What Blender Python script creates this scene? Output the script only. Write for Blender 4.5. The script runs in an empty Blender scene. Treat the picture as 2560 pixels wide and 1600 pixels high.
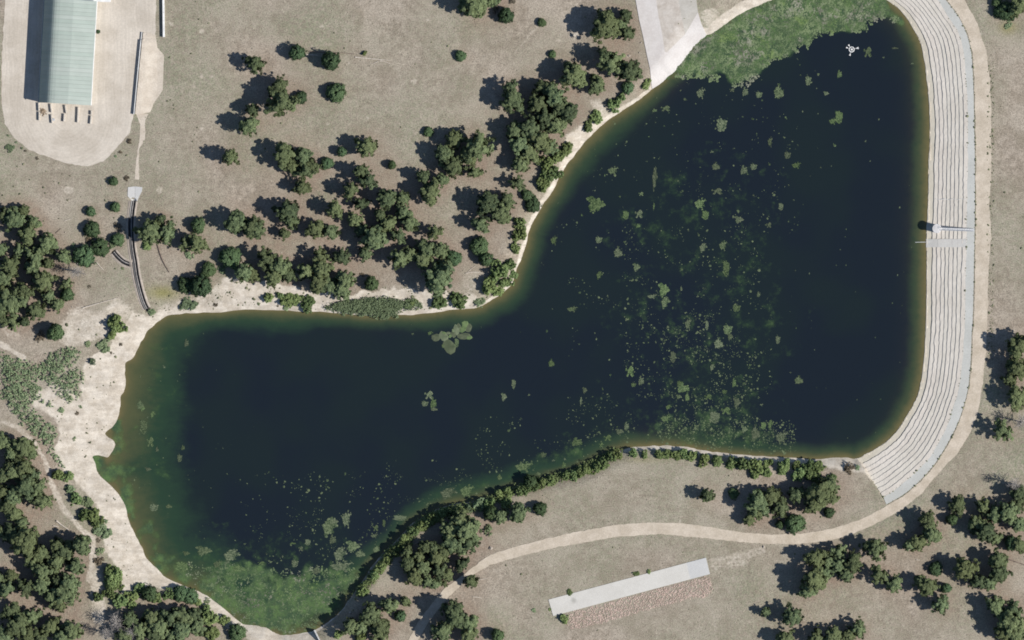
import bpy, math, random
import numpy as np
from mathutils import Vector, noise as mnoise
from mathutils.geometry import delaunay_2d_cdt

random.seed(7)
RNG = np.random.default_rng(7)
scene = bpy.context.scene
C = scene.collection
S = 0.125                      # metres per photograph pixel (2560 x 1600)
ALT = 2500.0
SUN_ELEV, SUN_AZ = math.radians(42), math.radians(-14)
WATER_Z = -2.2

# ---------------------------------------------------------------- camera, light, exposure
cam_d = bpy.data.cameras.new('camera')
cam_d.sensor_width = 36
cam_d.lens = 36 * ALT / (2560 * S)
cam_d.clip_start, cam_d.clip_end = 10, 20000
cam = bpy.data.objects.new('camera', cam_d)
C.objects.link(cam)
cam.location = (0, 0, ALT)
scene.camera = cam

world = bpy.data.worlds.new('World')
scene.world = world
world.use_nodes = True
wn = world.node_tree.nodes
sky = wn.new('ShaderNodeTexSky')
sky.sky_type = 'NISHITA'
sky.sun_disc = False
sky.sun_elevation = SUN_ELEV
sky.sun_rotation = math.pi / 2 - SUN_AZ
sky.altitude = 2000
world.node_tree.links.new(sky.outputs[0], wn['Background'].inputs[0])
wn['Background'].inputs[1].default_value = 0.085

sun_d = bpy.data.lights.new('sun', 'SUN')
sun_d.energy = 4.6
sun_d.angle = math.radians(0.5)
sun_d.color = (1.0, 0.955, 0.90)
sun = bpy.data.objects.new('sun', sun_d)
C.objects.link(sun)
sdir = Vector((math.cos(SUN_AZ) * math.cos(SUN_ELEV), math.sin(SUN_AZ) * math.cos(SUN_ELEV), math.sin(SUN_ELEV)))
sun.rotation_euler = (-sdir).to_track_quat('-Z', 'Y').to_euler()
sun.location = sdir * 300

vs = scene.view_settings
vs.view_transform = 'Standard'
vs.look = 'None'
vs.gamma = 1
vs.use_curve_mapping = False
vs.exposure = 0.38
scene.cycles.filter_width = 1.8
scene.cycles.max_bounces = 4
scene.cycles.diffuse_bounces = 2

# ---------------------------------------------------------------- helpers
def W(px, py):
    return ((px - 1280) * S, (800 - py) * S)

def T(c, r, zx, zy):           # enlarged-tile reading -> photograph pixel
    return (c * 640 + zx / 3.78, r * 400 + zy / 3.78)

def smooth(t):
    t = np.clip(t, 0, 1)
    return t * t * (3 - 2 * t)

def catmull(pts, n=4, closed=True):
    p = np.array(pts, float)
    out = []
    m = len(p)
    rng = range(m) if closed else range(m - 1)
    for i in rng:
        if closed:
            a, b, c, d = p[(i - 1) % m], p[i], p[(i + 1) % m], p[(i + 2) % m]
        else:
            a, b, c, d = p[max(i - 1, 0)], p[i], p[i + 1], p[min(i + 2, m - 1)]
        for k in range(n):
            t = k / n
            out.append(0.5 * (2 * b + (c - a) * t + (2 * a - 5 * b + 4 * c - d) * t * t + (3 * b - a - 3 * c + d) * t ** 3))
    if not closed:
        out.append(p[-1])
    return np.array(out)

def sdf(poly, X, Y):
    """signed distance, positive inside; poly (n,2) closed, in the same units as X, Y"""
    p = np.asarray(poly, float)
    q = np.roll(p, -1, axis=0)
    best = np.full(X.shape, 1e12)
    ins = np.zeros(X.shape, bool)
    for (ax, ay), (bx, by) in zip(p, q):
        ex, ey = bx - ax, by - ay
        l2 = ex * ex + ey * ey + 1e-12
        t = np.clip(((X - ax) * ex + (Y - ay) * ey) / l2, 0, 1)
        dx, dy = X - (ax + t * ex), Y - (ay + t * ey)
        np.minimum(best, dx * dx + dy * dy, out=best)
        if ay != by:
            c = ((ay > Y) != (by > Y)) & (X < ex * (Y - ay) / (by - ay) + ax)
            ins ^= c
    d = np.sqrt(best)
    return np.where(ins, d, -d)

def line_dist(pts, X, Y):
    best = np.full(X.shape, 1e12)
    for (ax, ay), (bx, by) in zip(pts[:-1], pts[1:]):
        ex, ey = bx - ax, by - ay
        t = np.clip(((X - ax) * ex + (Y - ay) * ey) / (ex * ex + ey * ey + 1e-9), 0, 1)
        np.minimum(best, (X - ax - t * ex) ** 2 + (Y - ay - t * ey) ** 2, out=best)
    return np.sqrt(best)

def tag(o, label=None, cat=None, group=None, kind=None):
    if label: o['label'] = label
    if cat: o['category'] = cat
    if group: o['group'] = group
    if kind or cat: o['kind'] = kind or 'thing'
    return o

def np_mesh(name, V, F, mat=None, tint=None, color=None, smooth_shade=False):
    """V (n,3); F (m,k) faces of one size; tint: per-vertex float; color: per-vertex rgba"""
    V = np.asarray(V, np.float32); F = np.asarray(F, np.int32)
    me = bpy.data.meshes.new(name)
    m, k = F.shape
    me.vertices.add(len(V)); me.vertices.foreach_set('co', V.ravel())
    me.loops.add(m * k); me.loops.foreach_set('vertex_index', F.ravel())
    me.polygons.add(m)
    me.polygons.foreach_set('loop_start', np.arange(0, m * k, k, dtype=np.int32))
    me.update(calc_edges=True)
    me.polygons.foreach_set('use_smooth', np.full(m, smooth_shade, bool))
    if tint is not None:
        a = me.attributes.new('tint', 'FLOAT', 'POINT'); a.data.foreach_set('value', np.asarray(tint, np.float32))
    if color is not None:
        for nm, arr in color.items():
            a = me.attributes.new(nm, 'FLOAT_COLOR', 'POINT'); a.data.foreach_set('color', np.asarray(arr, np.float32).ravel())
    if mat: me.materials.append(mat)
    return me

def link(name, me, parent=None, loc=None):
    o = bpy.data.objects.new(name, me)
    C.objects.link(o)
    if parent is not None: o.parent = parent
    if loc is not None: o.location = loc
    return o

def empty(name, loc=(0, 0, 0), rz=0):
    o = bpy.data.objects.new(name, None)
    o.empty_display_size = 0.3
    C.objects.link(o); o.location = loc; o.rotation_euler = (0, 0, rz)
    return o

class MB:
    """collects simple solids into one mesh"""
    def __init__(s): s.v, s.f = [], []
    def add(s, V, F):
        n = len(s.v); s.v += [tuple(p) for p in V]; s.f += [tuple(i + n for i in f) for f in F]
    def box(s, c, d, rz=0.0, bevel=0.0):
        hx, hy, hz = d[0] / 2, d[1] / 2, d[2] / 2
        b = min(bevel, hx * .8, hy * .8, hz * .8)
        ca, sa = math.cos(rz), math.sin(rz)
        def R(x, y, z): return (c[0] + x * ca - y * sa, c[1] + x * sa + y * ca, c[2] + z)
        if b <= 0:
            V = [R(x, y, z) for z in (-hz, hz) for x, y in ((-hx, -hy), (hx, -hy), (hx, hy), (-hx, hy))]
            s.add(V, [(3, 2, 1, 0), (4, 5, 6, 7), (0, 1, 5, 4), (1, 2, 6, 5), (2, 3, 7, 6), (3, 0, 4, 7)])
        else:
            V = [R(x, y, -hz) for x, y in ((-hx, -hy), (hx, -hy), (hx, hy), (-hx, hy))]
            V += [R(x, y, hz - b) for x, y in ((-hx, -hy), (hx, -hy), (hx, hy), (-hx, hy))]
            V += [R(x, y, hz) for x, y in ((-hx + b, -hy + b), (hx - b, -hy + b), (hx - b, hy - b), (-hx + b, hy - b))]
            F = [(3, 2, 1, 0), (8, 9, 10, 11)]
            for k in range(4):
                j = (k + 1) % 4
                F += [(k, j, j + 4, k + 4), (k + 4, j + 4, j + 8, k + 8)]
            s.add(V, F)
    def tube(s, pts, radii, n=7, caps=True):
        pts = [Vector(p) for p in pts]; base = len(s.v); rings = []
        for i, p in enumerate(pts):
            d = (pts[min(i + 1, len(pts) - 1)] - pts[max(i - 1, 0)])
            d = d.normalized() if d.length > 1e-6 else Vector((0, 0, 1))
            a = d.cross(Vector((0, 0, 1)))
            if a.length < 1e-3: a = d.cross(Vector((1, 0, 0)))
            a.normalize(); b = d.cross(a)
            r = radii[i] if hasattr(radii, '__len__') else radii
            rings.append([p + (a * math.cos(2 * math.pi * k / n) + b * math.sin(2 * math.pi * k / n)) * r for k in range(n)])
        V = [tuple(q) for ring in rings for q in ring]; F = []
        for i in range(len(pts) - 1):
            for k in range(n):
                j = (k + 1) % n
                F.append((i * n + k, i * n + j, (i + 1) * n + j, (i + 1) * n + k))
        if caps:
            F.append(tuple(reversed(range(n)))); F.append(tuple((len(pts) - 1) * n + k for k in range(n)))
        s.add(V, F)
    def lathe(s, c, prof, n=24):
        V = []; F = []
        for r, z in prof:
            V += [(c[0] + r * math.cos(2 * math.pi * k / n), c[1] + r * math.sin(2 * math.pi * k / n), c[2] + z) for k in range(n)]
        for i in range(len(prof) - 1):
            for k in range(n):
                j = (k + 1) % n
                F.append((i * n + k, i * n + j, (i + 1) * n + j, (i + 1) * n + k))
        F.append(tuple((len(prof) - 1) * n + k for k in range(n)))
        s.add(V, F)
    def mesh(s, name, mat, smooth_shade=False):
        me = bpy.data.meshes.new(name); me.from_pydata(s.v, [], s.f); me.update()
        if smooth_shade: me.polygons.foreach_set('use_smooth', [True] * len(me.polygons))
        me.materials.append(mat); return me
    def build(s, name, mat, parent=None, smooth_shade=False):
        return link(name, s.mesh(name, mat, smooth_shade), parent)

# ---------------------------------------------------------------- materials
class NT:
    def __init__(s, name, rough=0.9, spec=0.2):
        s.m = bpy.data.materials.new(name); s.m.use_nodes = True
        s.t = s.m.node_tree; s.b = s.t.nodes['Principled BSDF']
        s.b.inputs['Roughness'].default_value = rough
        s.b.inputs['Specular IOR Level'].default_value = spec
        s.pos = s.n('ShaderNodeNewGeometry').outputs['Position']
    def n(s, typ, **kw):
        nd = s.t.nodes.new(typ)
        for k, v in kw.items(): setattr(nd, k, v)
        return nd
    def l(s, a, b): s.t.links.new(a, b)
    def put(s, sock, v):
        if isinstance(v, (int, float)): sock.default_value = v
        elif isinstance(v, tuple): sock.default_value = (*v, 1) if len(v) == 3 and sock.type == 'RGBA' else v
        else: s.l(v, sock)
    def noise(s, scale, detail=3, rough=0.55, vec=None, stretch=None, dist=0.0):
        v = vec if vec is not None else s.pos
        if stretch:
            mp = s.n('ShaderNodeMapping'); s.l(v, mp.inputs[0]); mp.inputs['Scale'].default_value = stretch[:3]
            if len(stretch) > 3: mp.inputs['Rotation'].default_value = (0, 0, stretch[3])
            v = mp.outputs[0]
        nd = s.n('ShaderNodeTexNoise'); s.l(v, nd.inputs['Vector'])
        nd.inputs['Scale'].default_value = scale; nd.inputs['Detail'].default_value = detail
        nd.inputs['Roughness'].default_value = rough; nd.inputs['Distortion'].default_value = dist
        return nd.outputs['Fac']
    def ramp(s, v, a, b, lo=0.0, hi=1.0):
        nd = s.n('ShaderNodeMapRange', interpolation_type='SMOOTHSTEP')
        s.put(nd.inputs[0], v)
        for i, x in enumerate((a, b, lo, hi)): s.put(nd.inputs[i + 1], x)
        return nd.outputs[0]
    def mix(s, f, a, b, mode='MIX'):
        nd = s.n('ShaderNodeMix', data_type='RGBA', blend_type=mode)
        s.put(nd.inputs[0], f); s.put(nd.inputs[6], a); s.put(nd.inputs[7], b)
        return nd.outputs[2]
    def math(s, op, a, b=0.0):
        nd = s.n('ShaderNodeMath', operation=op); s.put(nd.inputs[0], a); s.put(nd.inputs[1], b)
        return nd.outputs[0]
    def attr(s, name):
        nd = s.n('ShaderNodeAttribute'); nd.attribute_name = name; return nd
    def gain(s, col, f):       # multiply a colour by a value
        nd = s.n('ShaderNodeVectorMath', operation='SCALE'); s.put(nd.inputs[0], col); s.put(nd.inputs['Scale'], f)
        return nd.outputs[0]
    def out(s, col): s.put(s.b.inputs['Base Color'], col); return s.m
    def bump(s, h, strength=0.4, dist=0.1):
        nd = s.n('ShaderNodeBump'); s.put(nd.inputs['Height'], h); nd.inputs['Strength'].default_value = strength
        nd.inputs['Distance'].default_value = dist; s.l(nd.outputs[0], s.b.inputs['Normal'])

def speckled(name, c1, c2, scale=0.35, fine=3.0, fine_amt=0.22, rough=0.92, spec=0.15, stretch=None, bump=0.0):
    k = NT(name, rough, spec)
    c = k.mix(k.ramp(k.noise(scale, 4, 0.6, stretch=stretch), 0.35, 0.65), c1, c2)
    f = k.ramp(k.noise(fine, 3, 0.65), 0.25, 0.75, 1 - fine_amt, 1 + fine_amt)
    if bump: k.bump(k.noise(fine * 1.5, 3), 0.5, bump)
    return k.out(k.gain(c, f))

def foliage_mat(name, dark, light, hue_var=0.32):
    k = NT(name, 0.75, 0.12)
    c = k.mix(k.attr('tint').outputs['Fac'], dark, light)
    oi = k.n('ShaderNodeObjectInfo')
    c = k.gain(c, k.ramp(oi.outputs['Random'], 0, 1, 1 - hue_var, 1 + hue_var))
    c = k.mix(k.math('MULTIPLY', k.math('FRACT', k.math('MULTIPLY', oi.outputs['Random'], 5.7)), 0.38), c, (light[0] * 1.2, light[1] * 0.98, light[2] * 0.8))
    k.out(c)
    tr = k.n('ShaderNodeBsdfTranslucent'); k.l(c, tr.inputs['Color'])
    mx = k.n('ShaderNodeMixShader'); mx.inputs[0].default_value = 0.12
    k.l(k.b.outputs[0], mx.inputs[1]); k.l(tr.outputs[0], mx.inputs[2])
    k.l(mx.outputs[0], k.t.nodes['Material Output'].inputs[0])
    return k.m

def tint_mat(name, a, b, rough=0.9, spec=0.1, var=0.15):
    k = NT(name, rough, spec)
    c = k.mix(k.attr('tint').outputs['Fac'], a, b)
    oi = k.n('ShaderNodeObjectInfo')
    return k.out(k.gain(c, k.ramp(oi.outputs['Random'], 0, 1, 1 - var, 1 + var)))

M = {}
M['pine'] = foliage_mat('pine_needles', (.038, .061, .034), (.148, .190, .092))
M['juniper'] = foliage_mat('juniper_foliage', (.030, .058, .032), (.095, .150, .070))
M['bush'] = foliage_mat('bush_leaves', (.060, .105, .042), (.190, .255, .105))
M['willow'] = foliage_mat('willow_leaves', (.090, .140, .078), (.220, .290, .165))
M['dry'] = foliage_mat('dry_twigs', (.085, .072, .055), (.170, .150, .110))
M['bark'] = speckled('bark', (.10, .075, .06), (.16, .125, .10), 2, 9)
M['grey_bark'] = speckled('dead_bark', (.24, .22, .20), (.36, .33, .30), 2, 9)
M['bleached'] = speckled('bleached_wood', (.42, .37, .31), (.55, .50, .43), 2, 9)
M['brown_log'] = speckled('brown_wood', (.13, .10, .085), (.20, .16, .13), 2, 9)
M['road'] = speckled('road_dirt', (.405, .350, .275), (.485, .425, .345), 0.25, 2.2, 0.12)
k = NT('packed_gravel', .95, .1)
c = k.mix(k.ramp(k.noise(.12, 4, .6), .35, .65), (.425, .380, .318), (.505, .458, .392))
c = k.gain(c, k.ramp(k.noise(1.6, 4, .7), .25, .75, .90, 1.09))
sx = k.n('ShaderNodeSeparateXYZ'); k.l(k.pos, sx.inputs[0])
dx_ = k.math('SUBTRACT', sx.outputs[0], W(165, 290)[0]); dy_ = k.math('MINIMUM', k.math('SUBTRACT', sx.outputs[1], W(165, 290)[1]), 0.0)
rad = k.math('SQRT', k.math('ADD', k.math('MULTIPLY', dx_, dx_), k.math('MULTIPLY', dy_, dy_)))
cb = k.n('ShaderNodeCombineXYZ'); k.l(k.math('ADD', rad, k.math('MULTIPLY', k.noise(.08, 2), 3.0)), cb.inputs[0]); k.l(k.math('MULTIPLY', sx.outputs[1], .03), cb.inputs[1])
c = k.gain(c, k.ramp(k.noise(1.3, 3, .7, vec=cb.outputs[0]), .3, .7, .93, 1.06))
M['yard'] = k.out(c)
M['path'] = speckled('pale_dirt', (.44, .385, .315), (.51, .455, .38), 0.3, 2.5, 0.12)
M['concrete'] = speckled('concrete', (.44, .415, .385), (.50, .48, .455), 0.2, 2.0, 0.06)
M['slab'] = speckled('pale_concrete', (.455, .45, .435), (.49, .485, .465), 0.15, 2.5, 0.05)
M['yard_block'] = speckled('tan_concrete', (.46, .42, .365), (.52, .48, .42), 0.6, 3.0, 0.08)
M['ramp_concrete'] = speckled('ramp_concrete', (.49, .475, .44), (.53, .515, .48), 0.2, 2.0, 0.05)
M['crest'] = speckled('grey_concrete', (.385, .390, .365), (.43, .435, .41), 0.12, 2.0, 0.06)
M['white'] = speckled('white_paint', (.60, .60, .58), (.70, .70, .68), 0.6, 3.0, 0.06)
M['tower_white'] = speckled('tower_concrete', (.47, .46, .45), (.53, .52, .51), 0.6, 3.0, 0.06)
M['metal'] = speckled('galvanised_metal', (.34, .35, .36), (.42, .43, .44), 1.0, 4.0, 0.08, rough=0.5, spec=0.5)
M['rock'] = speckled('brown_rock', (.22, .165, .11), (.36, .29, .22), 1.5, 6.0, 0.2)
M['black'] = speckled('black_liner', (.010, .010, .012), (.016, .016, .018), 1.0, 5.0, 0.2, rough=0.40, spec=0.45)
M['berm'] = speckled('pale_soil', (.30, .26, .22), (.37, .325, .275), 0.7, 3.0, 0.15)
M['glint_paint'] = speckled('liner_glint_paint', (.22, .21, .20), (.34, .32, .30), 1.0, 4.0, .2)  # pale tone that paints the sun highlight into the black flume
M['stone'] = tint_mat('pink_stone', (.41, .305, .25), (.60, .475, .40))
k = NT('algae', 0.85, 0.15)
oi = k.n('ShaderNodeObjectInfo')
c = k.mix(k.attr('tint').outputs['Fac'], (.030, .050, .028), (.150, .172, .105))
c = k.gain(c, k.ramp(oi.outputs['Random'], 0, 1, .72, 1.18))
c = k.mix(k.ramp(k.math('FRACT', k.math('MULTIPLY', oi.outputs['Random'], 7.31)), .35, .95, 0, .6), c, k.mix(1.0, c, (.80, 1.08, .58), 'MULTIPLY'))
M['algae'] = k.out(c)
k = NT('algae_carpet', 0.85, 0.15)
c = k.mix(k.attr('tint').outputs['Fac'], (.045, .074, .036), (.158, .205, .100))
pn = k.ramp(k.math('ADD', k.noise(.16, 4, .65), k.math('MULTIPLY', k.noise(.9, 3, .6), .25)), .60, .76)
c = k.mix(k.math('MULTIPLY', pn, .8), c, k.mix(k.attr('tint').outputs['Fac'], (.10, .10, .075), (.275, .265, .215)))
c = k.mix(k.ramp(k.noise(.22, 3, .6, dist=.6), .58, .70, 0, .55), c, (.130, .195, .055))
M['carpet'] = k.out(c)
M['tuft'] = tint_mat('dry_grass', (.17, .155, .115), (.40, .35, .28))
M['weed'] = tint_mat('green_weeds', (.085, .095, .055), (.20, .205, .125))
M['reed'] = foliage_mat('cattail_leaves', (.10, .15, .055), (.26, .32, .14))

# ---------------------------------------------------------------- shoreline and height field (photograph pixels)
DAM_IN = [(2180,-22),(2219,0),(2256,29),(2288,77),(2306,119),(2317,185),(2322,238),(2325,291),(2326,344),(2323,400),(2322,479),(2320,532),(2317,596),(2318,638),(2317,717),(2316,797),(2314,850),(2310,906),(2302,964),(2290,1001),(2272,1033),(2251,1067),(2229,1094),(2195,1120),(2166,1136),(2142,1147)]
DAM_OUT = [(2290,-60),(2343,0),(2370,42),(2394,79),(2407,119),(2413,178),(2417,230),(2419,291),(2419,344),(2419,400),(2418,479),(2417,532),(2416,600),(2415,645),(2413,717),(2412,797),(2409,853),(2404,919),(2396,972),(2380,1025),(2367,1065),(2343,1112),(2317,1152),(2275,1192),(2237,1224),(2208,1242)]
DAM_CREST = [(2310,-60),(2364,0),(2396,42),(2417,87),(2428,132),(2432,185),(2434,238),(2435,291),(2436,344),(2437,400),(2437,479),(2437,532),(2436,600),(2435,650),(2434,717),(2432,790),(2429,840),(2426,910),(2420,970),(2407,1022),(2391,1065),(2364,1117),(2336,1160),(2300,1201),(2262,1234),(2216,1261)]
SHORE = DAM_IN + [(2105,1145),(2026,1148),(1973,1145),(1920,1142),(1894,1141),(1809,1133),(1756,1127),(1709,1117),(1650,1115),(1584,1119),(1535,1133),(1490,1156),(1440,1180),(1390,1192),(1300,1214),(1240,1236),(1190,1252),(1120,1264),(1062,1290),(1025,1314),(993,1350),(955,1385),(925,1425),(888,1480),(873,1500),(845,1535),(810,1562),(788,1577),
 (746,1585),(706,1589),(680,1581),(661,1570),(635,1565),(608,1562),(587,1547),(550,1515),(518,1491),(471,1470),(423,1449),(397,1427),(370,1401),(354,1369),(336,1332),(320,1300),(312,1266),(296,1237),(275,1213),(259,1200),(243,1181),(238,1157),(230,1141),(246,1139),(265,1144),(278,1133),(287,1115),(280,1099),(265,1088),(265,1080),(280,1067),(290,1051),(294,1041),(300,1022),(302,990),(310,980),(315,959),(311,927),(315,906),(331,895),(347,866),(365,834),(384,813),(399,801),
 (418,789),(463,784),(529,781),(635,774),(719,777),(825,781),(905,788),(992,788),(1063,784),(1143,773),(1196,768),(1222,755),(1256,733),(1280,707),(1288,680),(1301,651),(1314,617),(1322,580),(1330,559),(1349,527),(1367,498),(1386,469),(1404,432),(1425,400),(1444,376),(1476,341),(1505,312),(1531,294),(1571,267),(1611,238),(1642,212),(1677,180),(1703,151),(1730,116),(1754,93),(1783,82),(1809,63),(1846,37),(1888,16),(1920,4),(1960,-14),(2040,-36),(2120,-38)]
SH = catmull(SHORE, 4)
# slight natural wobble on the soft banks
def wob(p, amp, sc, seed):
    q = p.copy()
    for i, (x, y) in enumerate(p):
        if x > 2140: continue
        v = mnoise.noise_vector(Vector((x * sc, y * sc, seed)))
        q[i] += (v[0] * amp, v[1] * amp)
    return q
SH = wob(SH, 3.0, 0.06, 3.1)

GX0, GX1, GY0, GY1, GSTEP = -160, 2720, -140, 1740, 4
gx = np.arange(GX0, GX1 + 1, GSTEP, dtype=float); gy = np.arange(GY0, GY1 + 1, GSTEP, dtype=float)
PX, PY = np.meshgrid(gx, gy)
SD = -sdf(SH, PX, PY)           # px, positive on land

def box_field(poly, feather, wobble=0.0):
    """0..1 mask of a polygon with feathered edge, on the height grid"""
    p = np.asarray(poly, float)
    x0, y0 = p.min(0) - feather - 8; x1, y1 = p.max(0) + feather + 8
    i0, i1 = np.searchsorted(gx, (x0, x1)); j0, j1 = np.searchsorted(gy, (y0, y1))
    out = np.zeros(PX.shape)
    if i1 <= i0 or j1 <= j0: return out
    d = sdf(p, PX[j0:j1, i0:i1], PY[j0:j1, i0:i1])
    if wobble: d = d + wobble * NOISE[j0:j1, i0:i1]
    out[j0:j1, i0:i1] = smooth(0.5 + 0.5 * d / feather)
    return out

def value_noise(cell, seed):
    r = np.random.default_rng(seed)
    nx, ny = int((GX1 - GX0) / cell) + 3, int((GY1 - GY0) / cell) + 3
    g = r.uniform(-1, 1, (ny, nx))
    fx, fy = (PX - GX0) / cell, (PY - GY0) / cell
    ix, iy = fx.astype(int), fy.astype(int); tx, ty = smooth(fx - ix), smooth(fy - iy)
    return (g[iy, ix] * (1 - tx) + g[iy, ix + 1] * tx) * (1 - ty) + (g[iy + 1, ix] * (1 - tx) + g[iy + 1, ix + 1] * tx) * ty
NOISE = value_noise(28, 1) * .6 + value_noise(13, 2) * .4
NOISE_BIG = value_noise(160, 3) * .6 + value_noise(70, 4) * .4

BANK = [(300,1100,24.),(330,1400,16.),(450,1480,10.),(700,1590,6.),(700,740,9.),(1350,480,6.),(1600,240,5.),(1800,50,9.),(1650,1125,5.),(1250,1240,4.),(950,1430,4.),(2000,1150,5.),(350,820,16.),(2320,600,5.)]
def idw(anchors, X, Y, power=3.0):
    num = 0; den = 0
    for a in anchors:
        w = 1.0 / (np.hypot(X - a[0], Y - a[1]) + 15) ** power
        num = num + w * a[2]; den = den + w
    return num / den
bw = idw(BANK, PX, PY)
dm = SD * S
tb = np.clip(dm / bw, 0, 1)
Z = np.where(dm > 0, WATER_Z * (1 - tb) ** 1.7, WATER_Z - np.minimum(3, -dm * 0.3))
und = NOISE_BIG * 0.25
Z = Z + np.where(dm > 6, und * smooth((dm - 6) / 10), 0)
FLAT = [[(0,-140),(420,-140),(420,420),(0,420)], [(1360,1380),(1800,1380),(1800,1590),(1360,1590)]]
for p in FLAT: Z = Z * (1 - box_field(p, 20))
# level shelf for the roads and the crest
ROAD = [(2414,-60),(2366,-60)] + [(x + 2.5, y) for x, y in DAM_CREST[1:20]] + [(x + 2, y + 2) for x, y in DAM_CREST[20:]] + [(2185,1282),(2145,1301),(2079,1322),(1999,1335),(1920,1336),(1862,1332),(1783,1319),(1703,1308),(1624,1306),(1545,1311),(1439,1330),(1359,1348),(1280,1369),(1222,1388),(1169,1428),(1116,1467),(1090,1496),(1050,1547),(1021,1600),(985,1660),
 (1015,1660),(1045,1600),(1074,1552),(1108,1507),(1143,1472),(1182,1438),(1222,1414),(1280,1396),(1386,1369),(1492,1351),(1545,1342),(1650,1335),(1730,1342),(1835,1353),(1920,1360),(1999,1360),(2079,1351),(2132,1335),(2185,1311),(2251,1277),(2304,1234),(2333,1197),(2359,1170),(2396,1131),(2428,1078),(2446,1025),(2457,959),(2465,879),(2468,797),(2472,665),(2478,585),(2473,506),(2478,453),(2478,397),(2478,265),(2473,185),(2465,127),(2444,61),(2412,0)]
YARD = [(13,-60),(13,0),(5,132),(3,238),(6,280),(13,310),(34,344),(74,376),(127,394),(138,400),(180,411),(220,416),(259,403),(291,370),(325,331),(333,286),(338,280),(350,160),(358,80),(389,93),(390,0),(390,-60)]
EMB = DAM_IN + DAM_CREST[::-1]
rf = np.maximum(box_field(ROAD, 14), box_field(DAM_OUT + DAM_CREST[::-1], 14))
Z = Z * (1 - np.clip(rf * 1.6, 0, 1) * (dm > 0))
e = sdf(EMB, PX, PY)
Z = np.where(e > 5, np.minimum(Z, -3.6), Z)
FLUME = [(333,503),(329,530),(327,560),(328,595),(331,625),(336,655),(341,690),(349,725),(358,755),(366,772)]
SIDE = [(284,630),(294,642),(308,654),(322,660),(331,661)]
Zf = Z.copy()
Z = np.where((line_dist(FLUME, PX, PY) < 6.5) | (line_dist(SIDE, PX, PY) < 5.5), Z - .85, Z)

def height(px, py, Z=Z):
    fx = np.clip((np.asarray(px, float) - GX0) / GSTEP, 0, len(gx) - 1.001); fy = np.clip((np.asarray(py, float) - GY0) / GSTEP, 0, len(gy) - 1.001)
    ix, iy = fx.astype(int), fy.astype(int); tx, ty = fx - ix, fy - iy
    return (Z[iy, ix] * (1 - tx) + Z[iy, ix + 1] * tx) * (1 - ty) + (Z[iy + 1, ix] * (1 - tx) + Z[iy + 1, ix + 1] * tx) * ty
def sample(F, px, py):
    ix = np.clip(((np.asarray(px) - GX0) / GSTEP).round().astype(int), 0, len(gx) - 1); iy = np.clip(((np.asarray(py) - GY0) / GSTEP).round().astype(int), 0, len(gy) - 1)
    return F[iy, ix]
def W3(px, py, dz=0.0):
    x, y = W(px, py); return (x, y, float(height(px, py)) + dz)

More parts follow.
